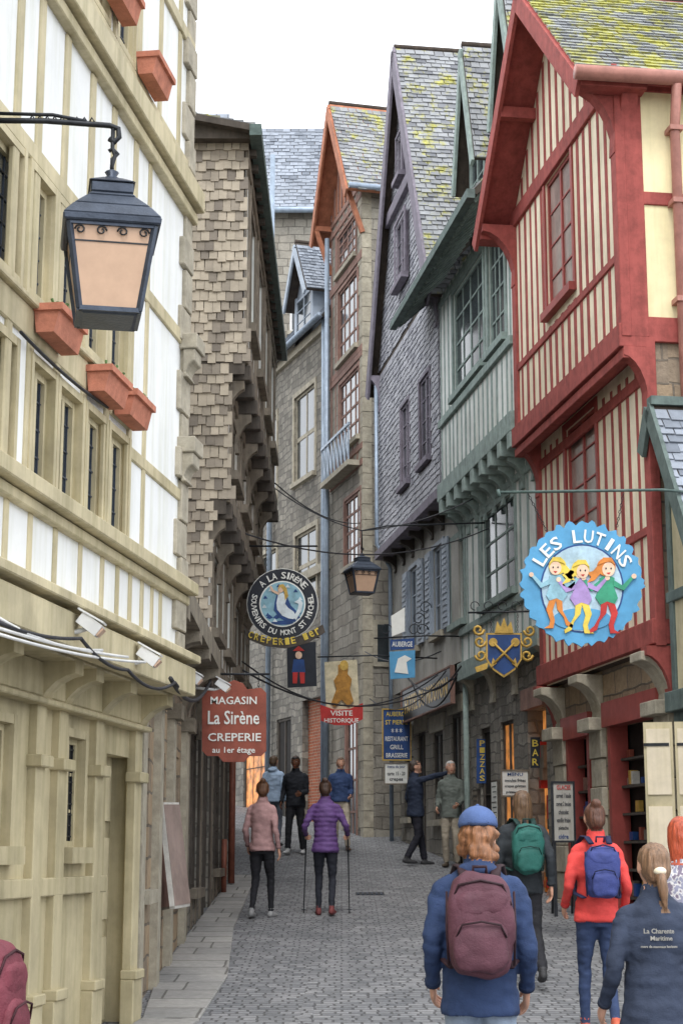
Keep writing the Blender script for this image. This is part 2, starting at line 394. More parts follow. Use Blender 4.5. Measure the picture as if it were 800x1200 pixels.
# ================================================================= L1 cream half timbered house
b=Thing('cream_half_timbered_house')
LU=Frame((-1.3-.147*10.5,3.0),(-1.3,13.5),(1,0)); LG=LU.off(-.35); L=LU.L
zc2=LU.sz(222,238)[1]; zl=LU.sz(205,686)[1]; zb=LU.sz(212,800)[1]
ztop=13.2
w1=[LU.rect(*r) for r in ((33,210,60,352),(65,232,92,385),(34,432,60,565),(66,462,92,590),(98,392,120,432),(125,402,146,455),(98,492,120,612),(125,515,147,632))]
w0=LU.sz(33,500)[0]-1.9
extra=[(w0,w0+.8,w1[2][2],w1[2][3]),(w0,w0+.8,w1[0][2],w1[0][3]),(w0+.9,w0+1.6,w1[2][2],w1[2][3]),(w0+.9,w0+1.6,w1[0][2],w1[0][3])]
for i in (1,4,5): w1[i]=(w1[i][0],w1[i][1],w1[0][2],w1[0][3])
for i in (3,6,7): w1[i]=(w1[i][0],w1[i][1],w1[2][2],w1[2][3])
ops1=w1+extra
storey(b,LU,0,L,zb,zc2,M['white'],ops1,6,M['cream'],.2,M['cream'])
w2=[LU.rect(*r) for r in ((136,-80,158,60),(100,-180,128,5))]
w2[1]=(w2[1][0],w2[1][1],w2[0][2],w2[0][3]); w2+= [(w2[1][0]-k*.75,w2[1][0]-k*.75+.5,w2[0][2],w2[0][3]) for k in (1,2,3)]
storey(b,LU,0,L,zc2,ztop,M['white'],w2,6,M['cream'],.2,M['cream'])
for r in ops1+w2:
    window(b,LU,r,M['cream'],2,1,.05,.14,None,M['glass'],.05)
    n=max(4,int((r[3]-r[2])/.14))
    for i in range(1,n): z=r[2]+(r[3]-r[2])*i/n; b.box('leading',M['lead'],LU,r[0]+.04,r[1]-.04,z-.005,z+.005,-.066,-.055)
    for i in (1,2,4,5): s=r[0]+(r[1]-r[0])*i/6; b.box('leading',M['lead'],LU,s-.004,s+.004,r[2]+.04,r[3]-.04,-.067,-.054)
for z,h,d in ((zc2,.18,.13),(zc2-.15,.09,.07),(zl,.1,.13),(zl-.09,.07,.06),(zb,.22,.12),(zb+.18,.06,.16)):
    b.box('timbers',M['cream'],LU,-.05,L+.04,z-h/2,z+h/2,-.02,d)
sx=[LU.sz(x,520)[0] for x in (3,30,62.5,95,122.5,150)]
for s in sx+[sx[0]-.5*k for k in range(1,9)]:
    b.box('timbers',M['cream'],LU,s-.05,s+.05,zl+.06,zc2-.2,-.02,.018)
for x in (168,): s=LU.sz(x,520)[0]; b.box('timbers',M['cream'],LU,s-.04,s+.04,zl+.06,zc2-.2,-.02,.015)
zm=(w1[0][2]+w1[2][3])/2; sw=sx[5]
b.box('timbers',M['cream'],LU,0,sw,zm-.1,zm+.1,-.02,.024); b.box('timbers',M['cream'],LU,0,sw,zm+.1,zm+.14,-.02,.06)
b.box('timbers',M['cream'],LU,sw,L,zm-.3,zm-.2,-.02,.02)
b.box('timbers',M['cream'],LU,0,L,w1[0][3]+.05,w1[0][3]+.17,-.02,.022)
for x in (5,34,64,94,120,138,153,167,179,189):
    s=LU.sz(x,630)[0]; b.box('timbers',M['cream'],LU,s-.035,s+.035,zb+.2,zl-.12,-.02,.014)
for k in range(1,9): s=LU.sz(5,630)[0]-.55*k; b.box('timbers',M['cream'],LU,s-.04,s+.04,zb+.2,zl-.12,-.02,.014)
for i in range(14):
    s=L-.45-i*.62
    if s<.1: break
    for a,c in ((zc2+.1,w2[0][2]-.06),(w2[0][3]+.06,ztop-.05)):
        b.box('timbers',M['cream'],LU,s-.05,s+.05,a,c,-.02,.015)
    if not any(r[0]-.06<s<r[1]+.06 for r in w2): b.box('timbers',M['cream'],LU,s-.05,s+.05,w2[0][2]-.06,w2[0][3]+.06,-.02,.014)
b.box('timbers',M['cream'],LU,0,L,w2[0][2]-.18,w2[0][2]-.06,-.02,.03)
b.box('timbers',M['cream'],LU,0,L,w2[0][3]+.06,w2[0][3]+.18,-.02,.03)
z=zb+.1; k=0
while z<ztop:
    h=.3+.05*math.sin(k*2.1); w=.2+.12*(k%2)
    b.box('quoins',M['granite'],LU,L-w,L+.02,z,z+h-.012,-.1,.03+.008*(k%3)); z+=h;k+=1
for zz in (LU.sz(205,395)[1],LU.sz(205,520)[1]):
    b.box('quoins',M['granite'],LU,L-.26,L+.04,zz-.05,zz+.08,-.05,.15); bracket(b,M['granite'],LU,L-.12,zz-.05,.24,.1,.24,'quoins',.03)
# ground floor
rW=[LG.rect(-14,845,10,992),LG.rect(74,858,94,1082)]; rD=LG.rect(121,885,152,1190); rD=(rD[0],rD[1],-.3,rD[3])
rW[1]=(rW[1][0],rW[1][1],rW[0][2],rW[0][3])
ex=[(rW[0][0]-1.5*k-.2,rW[0][0]-1.5*k+.7,rW[0][2],rW[0][3]) for k in (1,2,3)]
storey(b,LG,0,L,-.4,zb-.1,M['cream2'],rW+ex+[rD],6,M['cream2'],.25)
for r in rW+ex: window(b,LG,r,M['cream2'],2,3,.05,.15,M['cream2'],M['glass2'],.06); 
for r in rW+ex:
    for i in range(1,10):
        z=r[2]+(r[3]-r[2])*i/10; b.box('leading',M['iron'],LG,r[0],r[1],z-.005,z+.005,-.068,-.05)
    for i in range(1,6):
        s=r[0]+(r[1]-r[0])*i/6; b.box('leading',M['iron'],LG,s-.005,s+.005,r[2],r[3],-.069,-.049)
b.quad('door',M['cream2'],[LG.pt(rD[0],-.3,-.17),LG.pt(rD[1],-.3,-.17),LG.pt(rD[1],rD[3],-.17),LG.pt(rD[0],rD[3],-.17)])
for k in range(3):
    for q in range(2):
        a=rD[0]+.08+q*(rD[1]-rD[0]-.1)/2; c=a+(rD[1]-rD[0]-.2)/2; z=.75+k*.75
        b.box('door',M['cream'],LG,a,c,z,z+.62,-.18,-.15)
b.box('door',M['iron'],LG,rD[0]+.12,rD[0]+.15,1.7,1.85,-.17,-.1)
for px in (35,62,106,160):
    s=LG.sz(px,980)[0] if px<160 else L-.12
    b.box('pilasters',M['cream2'],LG,s-.09,s+.09,-.3,zb-.35,-.02,.06)
    b.box('pilasters',M['cream2'],LG,s-.12,s+.12,-.3,1.05,-.02,.09)
    b.box('pilasters',M['cream2'],LG,s-.12,s+.12,2.55,2.63,-.02,.11); b.box('pilasters',M['cream2'],LG,s-.12,s+.12,1.05,1.12,-.02,.11)
    bracket(b,M['cream2'],LG,s,zb-.1,.5,.3,.18)
for k in range(1,6):
    s=LG.sz(35,980)[0]-1.2*k
    b.box('pilasters',M['cream2'],LG,s-.1,s+.1,-.3,zb-.3,-.02,.06); bracket(b,M['cream2'],LG,s,zb-.1,.5,.3,.18)
b.box('timbers',M['cream2'],LG,0,L,zb-.35,zb-.12,-.02,.09); b.box('timbers',M['cream2'],LG,0,L,zb-.12,zb-.03,-.02,.3); b.box('timbers',M['cream2'],LG,0,L,zb-.4,zb-.36,-.02,.13)
b.box('timbers',M['cream2'],LG,0,rD[0]-.1,rW[0][2]-.32,rW[0][2]-.2,-.02,.06)
b.box('timbers',M['granite'],LG,0,rD[0]-.12,-.3,.75,-.02,.05)
# roof
Z3=V((0,0,1)); O=LU.pt(0,ztop,.3); vv=(-LU.n+Z3*1.2).normalized(); nn=(LU.n*1.2+Z3).normalized()
slab(b,M['under'],O,LU.u,vv,nn,L,5); tiles(b,M['slate'],O,LU.u,vv,nn,L,5,.25,.16)
b.finish(('timbers','pilasters','quoins'))
for i,r in enumerate(((35,370,66,404),(97,442,122,470),(128,472,150,496),(156,76,176,104),(118,-12,138,16))):
    f=Thing('flower_box'); q=LU.rect(*r); s0,s1=q[0],q[1]
    flowerbox(f,LU.off(.02),(s0,s1,q[2],q[2]+.17)); 
    for k in range(14):
        p=LU.off(.02).pt(random.uniform(s0+.05,s1-.05),q[2]+.18,random.uniform(.05,.14))
        f.tube('sprigs',M['leaf'],[p,p+V((random.uniform(-.04,.04),random.uniform(-.04,.04),random.uniform(.02,.06)))],[.006,.01],5)
    f.finish()
# ================================================================= L2 shingled house
b=Thing('shingled_timber_house')
Y0,Y1=18.7,27.4
lev=[(-1.75,-.2,4.05),(-1.53,4.05,5.95),(-1.33,5.95,7.6),(-1.14,7.6,10.35)]
SG=Frame((-1.66,13.62),(-1.75,18.7),(1,0)); zs=4.2
o1=[(2.0,2.8,.2,2.95),(3.6,4.5,1.6,3.0),(.5,1.2,1.7,2.9)]
storey(b,SG,0,SG.L,-.3,zs,M['rubble3'],o1,5,M['rubble3'])
window(b,SG,(2.0,2.8,.3,2.95),M['oak2'],1,2,.09,.15,None,M['dark']); window(b,SG,o1[1],M['oak'],2,3,.06,.15,M['granite']); window(b,SG,o1[2],M['oak'],2,3,.05,.15,M['granite'])
for i,s in enumerate((.15,1.7,3.1,4.9)):
    b.box('piers',M['granite'],SG,s-.16,s+.16,-.2,3.3,-.02,.07); b.box('piers',M['granite2'],SG,s-.2,s+.2,3.3,3.45,-.02,.14); bracket(b,M['granite2'],SG,s,4.0,.55,.4,.3)
b.box('piers',M['granite2'],SG,0,SG.L,4.0,4.2,-.02,.4)
for i,(X,za,zc) in enumerate(lev):
    F=Frame((X,Y0),(X+.01,Y1),(1,0)); W=F.L
    ops=[]
    nwin=4
    if i==0: ops=[(1.0,2.0,1.6,3.4),(2.8,3.7,.2,3.4),(4.6,5.9,1.8,3.4),(6.7,7.7,.2,3.5)]
    else:
        for k in range(nwin): s=.9+k*2.0; ops.append((s,s+1.1,za+.75 if zc-za>2 else za+.55,zc-.45))
    storey(b,F,0,W,za,zc,[M['rubble'],M['gpl'],M['oakl'],M['gpl']][i],ops,4.5,M['rubble'] if i==0 else M['under'])
    for r in ops: window(b,F,r,M['oak'] if i else M['oak2'],3 if i else 2,3,.06,.13,M['oak'],M['glass'],.07)
    studs(b,M['oak'],F,.1,W-.1,za,zc,16,.13,.015,ops,rnd=.04,wj=.3)
    b.box('timbers',M['oak'],F,-.02,W,za-.02,za+.2,-.02,.06); b.box('timbers',M['oak'],F,0,W,zc-.26,zc-.1,-.02,.04)
    if i:
        Fp=Frame((lev[i-1][0],Y0),(lev[i-1][0]+.01,Y1),(1,0))
        for k in range(12):
            s=.15+k*(W-.3)/11
            b.box('joists',M['oak2'],Fp,s-.08,s+.08,za-.2,za-.02,-.05,X-lev[i-1][0]+.08)
            if k%2==0: bracket(b,M['oak'],Fp,s,za-.2,.5,.2,.12)
    if i in (2,3):
        for k in range(5):
            s=.3+k*1.9
            if s+.7<W: b.beam('timbers',M['oak'],F.pt(s,za+.15,.012),F.pt(s+.5,zc-.2,.012),.11,.04,F.n)
def fl_right(z):
    for X,a,c in lev:
        if a<=z<c:
            return X+.035
    return lev[-1][0]+.03
FL=SF(Y0-.02)
def kp(u,v):
    z=4.2+v; X=-3.6+u
    r=fl_right(z)
    for Xn,a,c in lev[1:]:
        if a<=z<a+.4: r=Xn+.04+.07*(1-(z-a)/.4)
        if a-.22<=z<a: r=Xn-.12
    return X<r
tiles(b,M['shingle'],V((-3.6,Y0-.03,4.2)),V((1,0,0)),V((0,0,1)),V((0,-1,0)),2.65,6.2,.1,.125,kp,'shingles',.011,.16)
for X,a,c in lev[1:]: b.box('flank_beams',M['oak2'],FL,6+X-.9,6+X+.02,a-.16,a+.02,-.02,.02)
b.box('flank_beams',M['oak'],FL,6-1.95,6-1.45,4.0,4.2,0,.12)
b.box('flank_beams',M['oak2'],FL,6-3.6,6-1.06,10.3,10.48,0,.16)
F=Frame((lev[3][0],Y0),(lev[3][0]+.01,Y1),(1,0))
vv=(-F.n+Z3*.2).normalized(); nn=(F.n*.2+Z3).normalized(); O=F.pt(-.3,10.42,.12)
slab(b,M['oak2'],O,F.u,vv,nn,F.L+.5,5,.08); tiles(b,M['slatem2'],O,F.u,vv,nn,F.L+.5,5,.2,.14)
b.box('eaves',M['irong'],F,-.32,F.L+.2,10.28,10.42,.06,.2)
for k in range(20): b.box('eaves',M['oak2'],F,.1+k*.44,.2+k*.44,10.2,10.34,-.05,.12)
b.tube('downpipe',M['copper'],[F.pt(F.L-2,gz(26),-.5),F.pt(F.L-2,4.1,-.5)],.05)
b.tube('downpipe',M['copper'],[(-1.66,24.2,gz(24.2)),(-1.66,24.2,2.2)],.04)
b.finish(('timbers','joists'))
# house behind (slate roof + chimney)
b=Thing('slate_roofed_house')
p=at(262,122,34); x1=p.x; zt=p.z
F=Frame((-9,34),(x1,34),(0,-1)); storey(b,F,0,F.L,0,zt-1.2,M['grayp'],(),4)
slab(b,M['under'],F.pt(0,zt-1.25,.2),F.u,(Z3-F.n*.6).normalized(),(Z3*.6+F.n).normalized(),F.L+.1,1.5)
tiles(b,M['slate'],F.pt(0,zt-1.25,.2),F.u,(Z3-F.n*.6).normalized(),(Z3*.6+F.n).normalized(),F.L+.1,1.5,.25,.16)
b.box('chimney',M['granite'],F,F.L-1.2,F.L-.5,zt-1,zt+.1,-1.4,-.8); b.finish()
# L4 stone house after the bend
b=Thing('stone_corner_house')
F=Frame((-2.15,27.5),(-4.6,36),(1,0)); ops=[(1,2,2,4),(3.5,4.6,1.8,4.2),(1.2,2.2,5.4,7),(4,5,5.4,7)]
storey(b,F,0,F.L,0,9.2,M['rubble2'],ops,5); [window(b,F,r,M['oak'],2,3,.06,.13,M['granite']) for r in ops]
slab(b,M['under'],F.pt(0,9.2,.3),F.u,(Z3-F.n).normalized(),(Z3+F.n).normalized(),F.L,4); tiles(b,M['slate'],F.pt(0,9.2,.3),F.u,(Z3-F.n).normalized(),(Z3+F.n).normalized(),F.L,4,.25,.16)
b.finish()
# ================================================================= RIGHT
def RF(c,ya,yb): return Frame((c-.15*ya,ya),(c-.15*yb,yb),(-1,0))
# --- R2 red house
b=Thing('red_half_timbered_house')
F2=RF(5.99,18.4,23.2); F1=RF(6.27,18.45,23.2); FG=RF(6.42,18.5,23.2); L=F2.L
za,zb2,ze,zr=4.25,7.8,11.05,13.35
wA=F2.rect(640,192,671,352); wB=F1.rect(664,488,700,640)
storey(b,F2,0,L,zb2,ze,M['creamp'],[wA],6,M['yel']); 
storey(b,F1,0,F1.L,za,zb2,M['creamp'],[wB],6,M['rubble3'])
sh=[(.45,2.3,.3,3.55),(3.1,4.15,.3,3.5)]
storey(b,FG,0,FG.L,-.2,za,M['rubble3'],sh,6,M['rubble3'],.24)
window(b,F2,wA,M['redp'],2,4,.06,.12,M['redp'],M['glass2'],.09); window(b,F1,wB,M['redp'],2,4,.06,.12,M['redp'],M['glass2'],.09)
studs(b,M['red'],F2,.12,L-.1,zb2+.2,ze-.1,17,.1,.01,[(wA[0]-.09,wA[1]+.09,wA[2]-.2,wA[3]+.1)],rnd=.015,wj=.25)
studs(b,M['red'],F1,.12,F1.L-.1,za+.3,zb2-.25,16,.1,.01,[(wB[0]-.09,wB[1]+.09,wB[2]-.2,wB[3]+.1)],rnd=.015,wj=.25)
mid=L/2
for i in range(15):
    s=.25+i*(L-.5)/14; top=ze+(zr-ze)*(1-abs(s-mid)/mid)-.05
    if top>ze+.2: b.box('timbers',M['red'],F2,s-.05,s+.05,ze+.1,top,-.02,.01)
b.box('timbers',M['red'],F2,-.05,L+.05,ze-.12,ze+.12,-.02,.05)
b.box('timbers',M['red'],F2,-.06,L+.06,zb2-.12,zb2+.16,-.28,.07); b.box('timbers',M['red'],F2,-.06,L+.06,zb2-.26,zb2-.14,-.1,.03)
b.box('timbers',M['red'],F1,-.06,F1.L+.06,za+.02,za+.3,-.16,.08)
b.box('timbers',M['red'],F1,-.02,F1.L,zb2-.5,zb2-.36,-.02,.03)
b.box('timbers',M['red'],F2,-.05,L,wA[2]-.34,wA[2]-.24,-.02,.03)
b.box('timbers',M['red'],F1,-.05,F1.L,wB[2]-.34,wB[2]-.24,-.02,.03)
for F in (F2,F1):
    a,c=(zb2,ze) if F is F2 else (za,zb2)
    for s in (0.03,F.L-.1): b.box('timbers',M['red'],F,s-.1,s+.1,a,c,-.08,.04)
for F,z,h,pj in ((F1,zb2-.12,.75,.3),(FG,za,.7,.3)):
    for s in (.0,F.L-.12): bracket(b,M['red'],F,s+.02,z,h,pj,.2)
for s in (0.05,L-.1): bracket(b,M['red'],F2,s,ze-.1,.9,.5,.2)
b.box('timbers',M['red'],F2,-.3,-.06,ze-.3,ze-.05,-.3,.5); b.box('timbers',M['red'],F2,L-.05,L+.25,ze-.28,ze-.05,-.3,.5)
gable_roof(b,F2,0,L,ze,zr,.5,.28,6,M['slatem'],M['red'],M['creamp'],.24,.13,.2,soff=M['red'])
for s in (mid-1.1,mid+1.1): b.beam('bargeboards',M['red'],F2.pt(s,ze+1.1,.0),F2.pt(s,ze+1.1,.5),.14,.16)
SW=Frame((F2.A.x,F2.A.y),(F2.A.x+6*.9888,F2.A.y+6*.1483),(0,-1))
b.box('side_plaster',M['yel'],SW,0,6,zb2,ze,-.1,.03)
for s,w in ((.14,.3),(1.35,.16),(2.7,.2),(4.2,.2)): b.box('side_timbers',M['red'],SW,s-w/2,s+w/2,zb2,ze,.0,.06)
for z,h in ((zb2+.1,.3),(zb2+1.7,.16),(ze-.1,.22)): b.box('side_timbers',M['red'],SW,0,6,z-h/2,z+h/2,.0,.055)
bracket(b,M['red'],SW,.14,ze-.1,.8,.28,.2,'side_timbers')
b.tube('gutter',M['pinkpipe'],[F2.pt(-.4,ze-.2,.6),F2.pt(-.4,ze-.14,-6)],.09,10)
b.tube('downpipe',M['pinkpipe'],[SW.pt(.62,ze-.25,.4),SW.pt(.66,ze-.7,.16),SW.pt(.66,4,.16)],.06,10)
for z in (8.2,9.4,10.3): b.box('downpipe',M['pinkpipe'],SW,.58,.74,z,z+.06,.02,.235)
# shop front
for r in sh:
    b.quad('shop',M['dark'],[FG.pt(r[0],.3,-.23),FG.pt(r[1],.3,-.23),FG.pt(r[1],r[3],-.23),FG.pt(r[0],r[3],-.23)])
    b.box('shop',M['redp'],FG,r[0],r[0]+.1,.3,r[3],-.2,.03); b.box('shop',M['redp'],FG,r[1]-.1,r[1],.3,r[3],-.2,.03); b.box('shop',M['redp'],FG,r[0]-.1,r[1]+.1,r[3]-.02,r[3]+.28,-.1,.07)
    for k in range(46):
        s=random.uniform(r[0]+.12,r[1]-.25); z=1.5+.33*random.randint(0,5)
        b.box('goods',random.choice([M['oak'],M['oakl'],M['sGold'],M['oak2'],M['rust'],M['creamp'],M['oak2'],M['sBrown'],M['sNavy']]),FG,s,s+random.uniform(.05,.13),z,z+random.uniform(.06,.2),-.22,-random.uniform(.12,.18))
    for k in range(6): b.box('shelves',M['oak2'],FG,r[0]+.1,r[1]-.1,1.46+.33*k,1.49+.33*k,-.22,-.1)
for s in (.2,2.7,4.4):
    z=.0;k=0
    while z<3.2:
        b.box('piers',M['granite'],FG,s-.22-.03*(k%2),s+.22+.03*(k%2),z,z+.34,-.1,.06+.012*(k%2)); z+=.352;k+=1
    b.box('piers',M['granite'],FG,s-.26,s+.26,3.5,3.66,-.1,.22); bracket(b,M['granite'],FG,s,4.2,.6,.34,.4,'piers')
b.finish(('timbers','piers','side_timbers'))
# --- R1 low slate house in front
b=Thing('green_gabled_shop')
F=RF(6.36,13.2,18.3); Lr=F.L
zR,zE=6.95,4.35; sR,sE=Lr-.1,Lr-1.75
storey(b,F,0,Lr,-.2,3.6,M['greend'],[(.5,1.6,.3,3.1),(2.3,4.6,1.2,3.2)],5,M['creamp'])
window(b,F,(2.3,4.6,1.2,3.2),M['cream2'],4,2,.06,.12,M['cream2'],M['glass']); window(b,F,(.5,1.6,.3,3.1),M['cream2'],2,3,.08,.12,None,M['dark'])
b.add('gable',M['cream'],[F.pt(sE-.0,3.6),F.pt(Lr,3.6),F.pt(Lr,zR-.3),F.pt(sR,zR),F.pt(sE,zE)],[(0,1,2,3,4)])
b.add('gable',M['cream'],[F.pt(0,3.6),F.pt(sE,3.6),F.pt(sE,zE),F.pt(0,zE)],[(0,1,2,3)])
for s in (sE+.1,sE+.8,Lr-.12): b.box('timbers',M['greend'],F,s-.06,s+.06,3.6,zE+(s-sE)*1.5,-.02,.03)
b.box('timbers',M['greend'],F,0,Lr,3.5,3.72,-.02,.1); b.box('timbers',M['greend'],F,sE,Lr,4.7,4.82,-.02,.04)
vv=(F.u*(sR-sE)+Z3*(zR-zE)).normalized(); nn=(Z3*(sR-sE)-F.u*(zR-zE)).normalized(); Lv=math.hypot(sR-sE,zR-zE)
O=F.pt(sE,zE,-5)-vv*.3; slab(b,M['under'],O,F.n,vv,nn,5.15,Lv+.3); tiles(b,M['slate'],O,F.n,vv,nn,5.15,Lv+.3,.2,.13)
a=F.pt(sE,zE,.17)-vv*.3; c=F.pt(sR,zR,.17); b.beam('bargeboard',M['greend'],a-nn*.08,c-nn*.08,.05,.2,nn)
b.beam('bargeboard',M['greend'],c-nn*.08,F.pt(Lr+.25,zR-.5,.17),.05,.2,nn)
b.box('flat_roof',M['under'],F,0,sE+.1,zE-.1,zE,-5,.2)
b.box('ridge',M['greend'],F,sR-.08,sR+.08,zR-.02,zR+.08,-5,.18)
xs_=at(755,900,17.7).x
Fs=Frame((xs_,17.7),(xs_+.6,17.55),(0,-1))
b.box('open_shutter',M['cream'],Fs,0,.3,1.75,3.35,0,.05); b.box('open_shutter',M['cream'],Fs,.32,.62,1.75,3.35,.0,.05)
for s in (.03,.35): 
    for z in (1.8,2.6): b.box('open_shutter',M['creamp'],Fs,s,s+.24,z,z+.68,.05,.065)
for z in (1.95,3.1): b.box('hinges',M['iron'],Fs,.0,.26,z,z+.03,.065,.075); b.box('hinges',M['iron'],Fs,.34,.6,z,z+.03,.065,.075)
b.finish(('timbers',))
# --- R3 sage house
b=Thing('sage_half_timbered_house')
F2=RF(5.99,23.32,28.35); F1=RF(6.29,23.3,28.35); FG=RF(6.42,23.3,28.35); L=F2.L
za,zb2,ze=4.95,8.05,11.65
w2a=[F2.rect(531,318,567,445),F2.rect(572,285,592,400)]; w1a=[F1.rect(565,590,604,700)]
w2a[1]=(w2a[1][0],w2a[1][1],w2a[0][2],w2a[0][3])
w1a.append((w1a[0][1]+1.3,w1a[0][1]+2.3,w1a[0][2],w1a[0][3]))
gd=[(.35,1.35,.5,4.05),(2.2,3.0,2.3,4.0),(3.7,4.4,.8,4.0)]
storey(b,F2,0,L,zb2,ze,M['gpl'],w2a,5); storey(b,F1,0,F1.L,za,zb2,M['gpl'],w1a,5); storey(b,FG,0,FG.L,0,za,M['rubble'],gd,5,M['rubble'],.24)
for r in w2a: window(b,F2,r,M['green'],4 if r[1]-r[0]>1 else 2,4,.06,.12,M['green'],M['glass'],.1,.035)
for r in w1a: window(b,F1,r,M['green'],3,3,.06,.12,M['green'],M['glass'],.1,.035)
studs(b,M['green'],F2,.1,L-.1,zb2+.2,ze,17,.09,.01,[(r[0]-.1,r[1]+.1,r[2]-.15,r[3]+.1) for r in w2a],wj=.25,rnd=.02)
studs(b,M['green'],F1,.1,F1.L-.1,za+.2,zb2-.2,12,.1,.01,[(r[0]-.1,r[1]+.1,r[2]-.15,r[3]+.1) for r in w1a],wj=.25,rnd=.02)
for F,z in ((F2,zb2),(F1,za)):
    b.box('timbers',M['green'],F,-.04,F.L+.02,z-.1,z+.2,-.2,.08)
b.box('timbers',M['green'],F2,0,L,w2a[0][2]-.28,w2a[0][2]-.14,-.02,.06); b.box('timbers',M['green'],F2,0,L,w2a[0][3]+.1,w2a[0][3]+.22,-.02,.03)
b.box('timbers',M['green'],F1,0,L,w1a[0][3]+.1,w1a[0][3]+.22,-.02,.03); b.box('timbers',M['green'],F1,0,L,w1a[0][2]-.28,w1a[0][2]-.15,-.02,.05)
for k in range(9):
    s=.15+k*(L-.3)/8
    b.box('joists',M['green'],F1,s-.1,s+.1,zb2-.34,zb2-.1,-.1,.38); bracket(b,M['green'],F1,s,zb2-.3,.5,.26,.15)
for s in (.1,2.0,3.4,4.9): bracket(b,M['granite'],FG,s,za,.6,.2,.26)
eo=.62; vv=(-F2.n+Z3*1.15).normalized(); nn=(F2.n*1.15+Z3).normalized(); O=F2.pt(-.2,ze-.15,eo)
slab(b,M['under'],O,F2.u,vv,nn,L+1.3,4.6,.09); tiles(b,M['slatem2'],O,F2.u,vv,nn,L+1.3,4.6,.2,.12)
for k in range(26): b.beam('rafters',M['green'],F2.pt(.0+k*.24,ze-.22,eo-.05),F2.pt(.0+k*.24,ze+.3,.0),.07,.1)
b.box('eaves',M['greend'],F2,-.2,L+1.1,ze-.26,ze-.12,eo-.04,eo+.08)
def dormer(b,F,s,w,zb_,zw,zp,d0,dep,wall,tm,trim,win=True):
    F_=F.off(d0)
    b.box('dormer',wall,F_,s-w/2,s+w/2,zb_,zw,-dep,0)
    if win:
        r=(s-w/2+.12,s+w/2-.12,zb_+.25,zw-.12)
        FF=F_.off(.085); window(b,FF,r,trim,2,3,.05,.12)
        b.box('dormer',trim,F_,s-w/2,s-w/2+.12,zb_,zw,0,.06); b.box('dormer',trim,F_,s+w/2-.12,s+w/2,zb_,zw,0,.06)
    gable_roof(b,F_,s-w/2,s+w/2,zw,zp,.3,.2,dep,tm,trim,wall,.16,.12,.16)
dormer(b,F2,1.0,1.2,ze+.6,ze+2.3,ze+4.1,-.45,2.6,M['greend'],M['slatem2'],M['green'])
dormer(b,F2,3.7,1.2,ze+.6,ze+2.3,ze+4.1,-.45,2.6,M['greend'],M['slatem2'],M['green'])
r=gd[0]; b.quad('shop',M['warm'],[FG.pt(r[0],.5,-.23),FG.pt(r[1],.5,-.23),FG.pt(r[1],r[3],-.23),FG.pt(r[0],r[3],-.23)])
for k in range(16): 
    s=random.uniform(r[0]+.1,r[1]-.2);z=random.uniform(1.4,3.4); b.box('goods',random.choice([M['oak'],M['oak2'],M['sRed'],M['sOr'],M['dark']]),FG,s,s+random.uniform(.05,.25),z,z+random.uniform(.1,.4),-.22,-.12)
b.box('shop',M['rust'],FG,r[0]-.1,r[1]+.1,r[3],r[3]+.3,-.1,.08)
window(b,FG,gd[1],M['oak2'],2,2,.06,.15,M['granite'],M['warm']); window(b,FG,(gd[2][0],gd[2][1],.8,4.0),M['oak2'],1,3,.08,.15,None,M['dark'])
for (s0,s1,z0,z1,m) in ((1.5,1.75,2.3,3.0,M['sWhite']),(1.82,2.08,2.2,2.9,M['sNavy']),(3.15,3.5,2.4,3.1,M['sWhite']),(4.5,4.8,2.3,3.0,M['oak'])):
    b.box('menu_frames',M['oak2'],FG,s0-.03,s1+.03,z0-.03,z1+.03,0,.04); b.box('menu_sheets',m,FG,s0,s1,z0,z1,.04,.046)
    for k in range(7): b.box('menu_lines',M['sBlack'] if m is not M['sNavy'] else M['sYel'],FG,s0+.03,s1-.04-.05*(k%3),z1-.08-k*.08,z1-.065-k*.08,.046,.049)
b.tube('downpipe',M['green'],[FG.pt(L-.1,1.2,.1),FG.pt(L-.1,4.9,.1)],.05)
b.finish(('timbers','joists'))
# --- R4 slate hung gabled house
b=Thing('slate_hung_gabled_house')
F2=RF(5.99,28.45,34.6); F1=RF(6.27,28.4,34.6); FG=RF(6.4,28.4,34.6); L=F2.L
za,zb2,ze,zr=5.2,8.15,12.1,18.0
w2=[F2.rect(492,440,504,540),F2.rect(470,478,480,545)]; w2[1]=(w2[1][0],w2[1][1],w2[0][2],w2[0][3])
w1=[(1.2,2.1,5.9,7.5),(3.5,4.4,5.9,7.5)]
gd=[(.6,1.4,1.5,4.4),(2.1,3.0,2.6,4.2),(3.7,4.5,1.5,4.3),(5.1,5.8,2.7,4.2)]
storey(b,F2,0,L,zb2,ze,M['under'],w2,6); storey(b,F1,0,F1.L,za,zb2,M['grayp'],w1,6); storey(b,FG,0,FG.L,0,za,M['rubble2'],gd,6,M['rubble2'])
for r in w2: window(b,F2,r,M['lilac'],2,4,.06,.1,M['lilac'],M['glass'],.07)
for r in w1:
    window(b,F1,r,M['bluep'],2,3,.06,.12,M['granite'],M['glass'],.08)
    for a,c in ((r[0]-.55,r[0]-.1),(r[1]+.1,r[1]+.55)): 
        b.box('shutters',M['bluep'],F1,a,c,r[2],r[3],.02,.06)
        for k in range(14): b.box('shutters',M['bluep'],F1,a+.05,c-.05,r[2]+.08+k*.105,r[2]+.13+k*.105,.055,.075)
for r in gd: window(b,FG,(r[0],r[1],r[2],r[3]),M['oak2'],2,2,.07,.15,M['granite'],M['glass'],.0); b.box('lintels',M['granite'],FG,r[0]-.2,r[1]+.2,r[3],r[3]+.3,-.1,.03)
def kp4(u,v):
    return not any(r[0]-.1<u<r[1]+.1 and r[2]-.15<zb2+v<r[3]+.1 for r in w2)
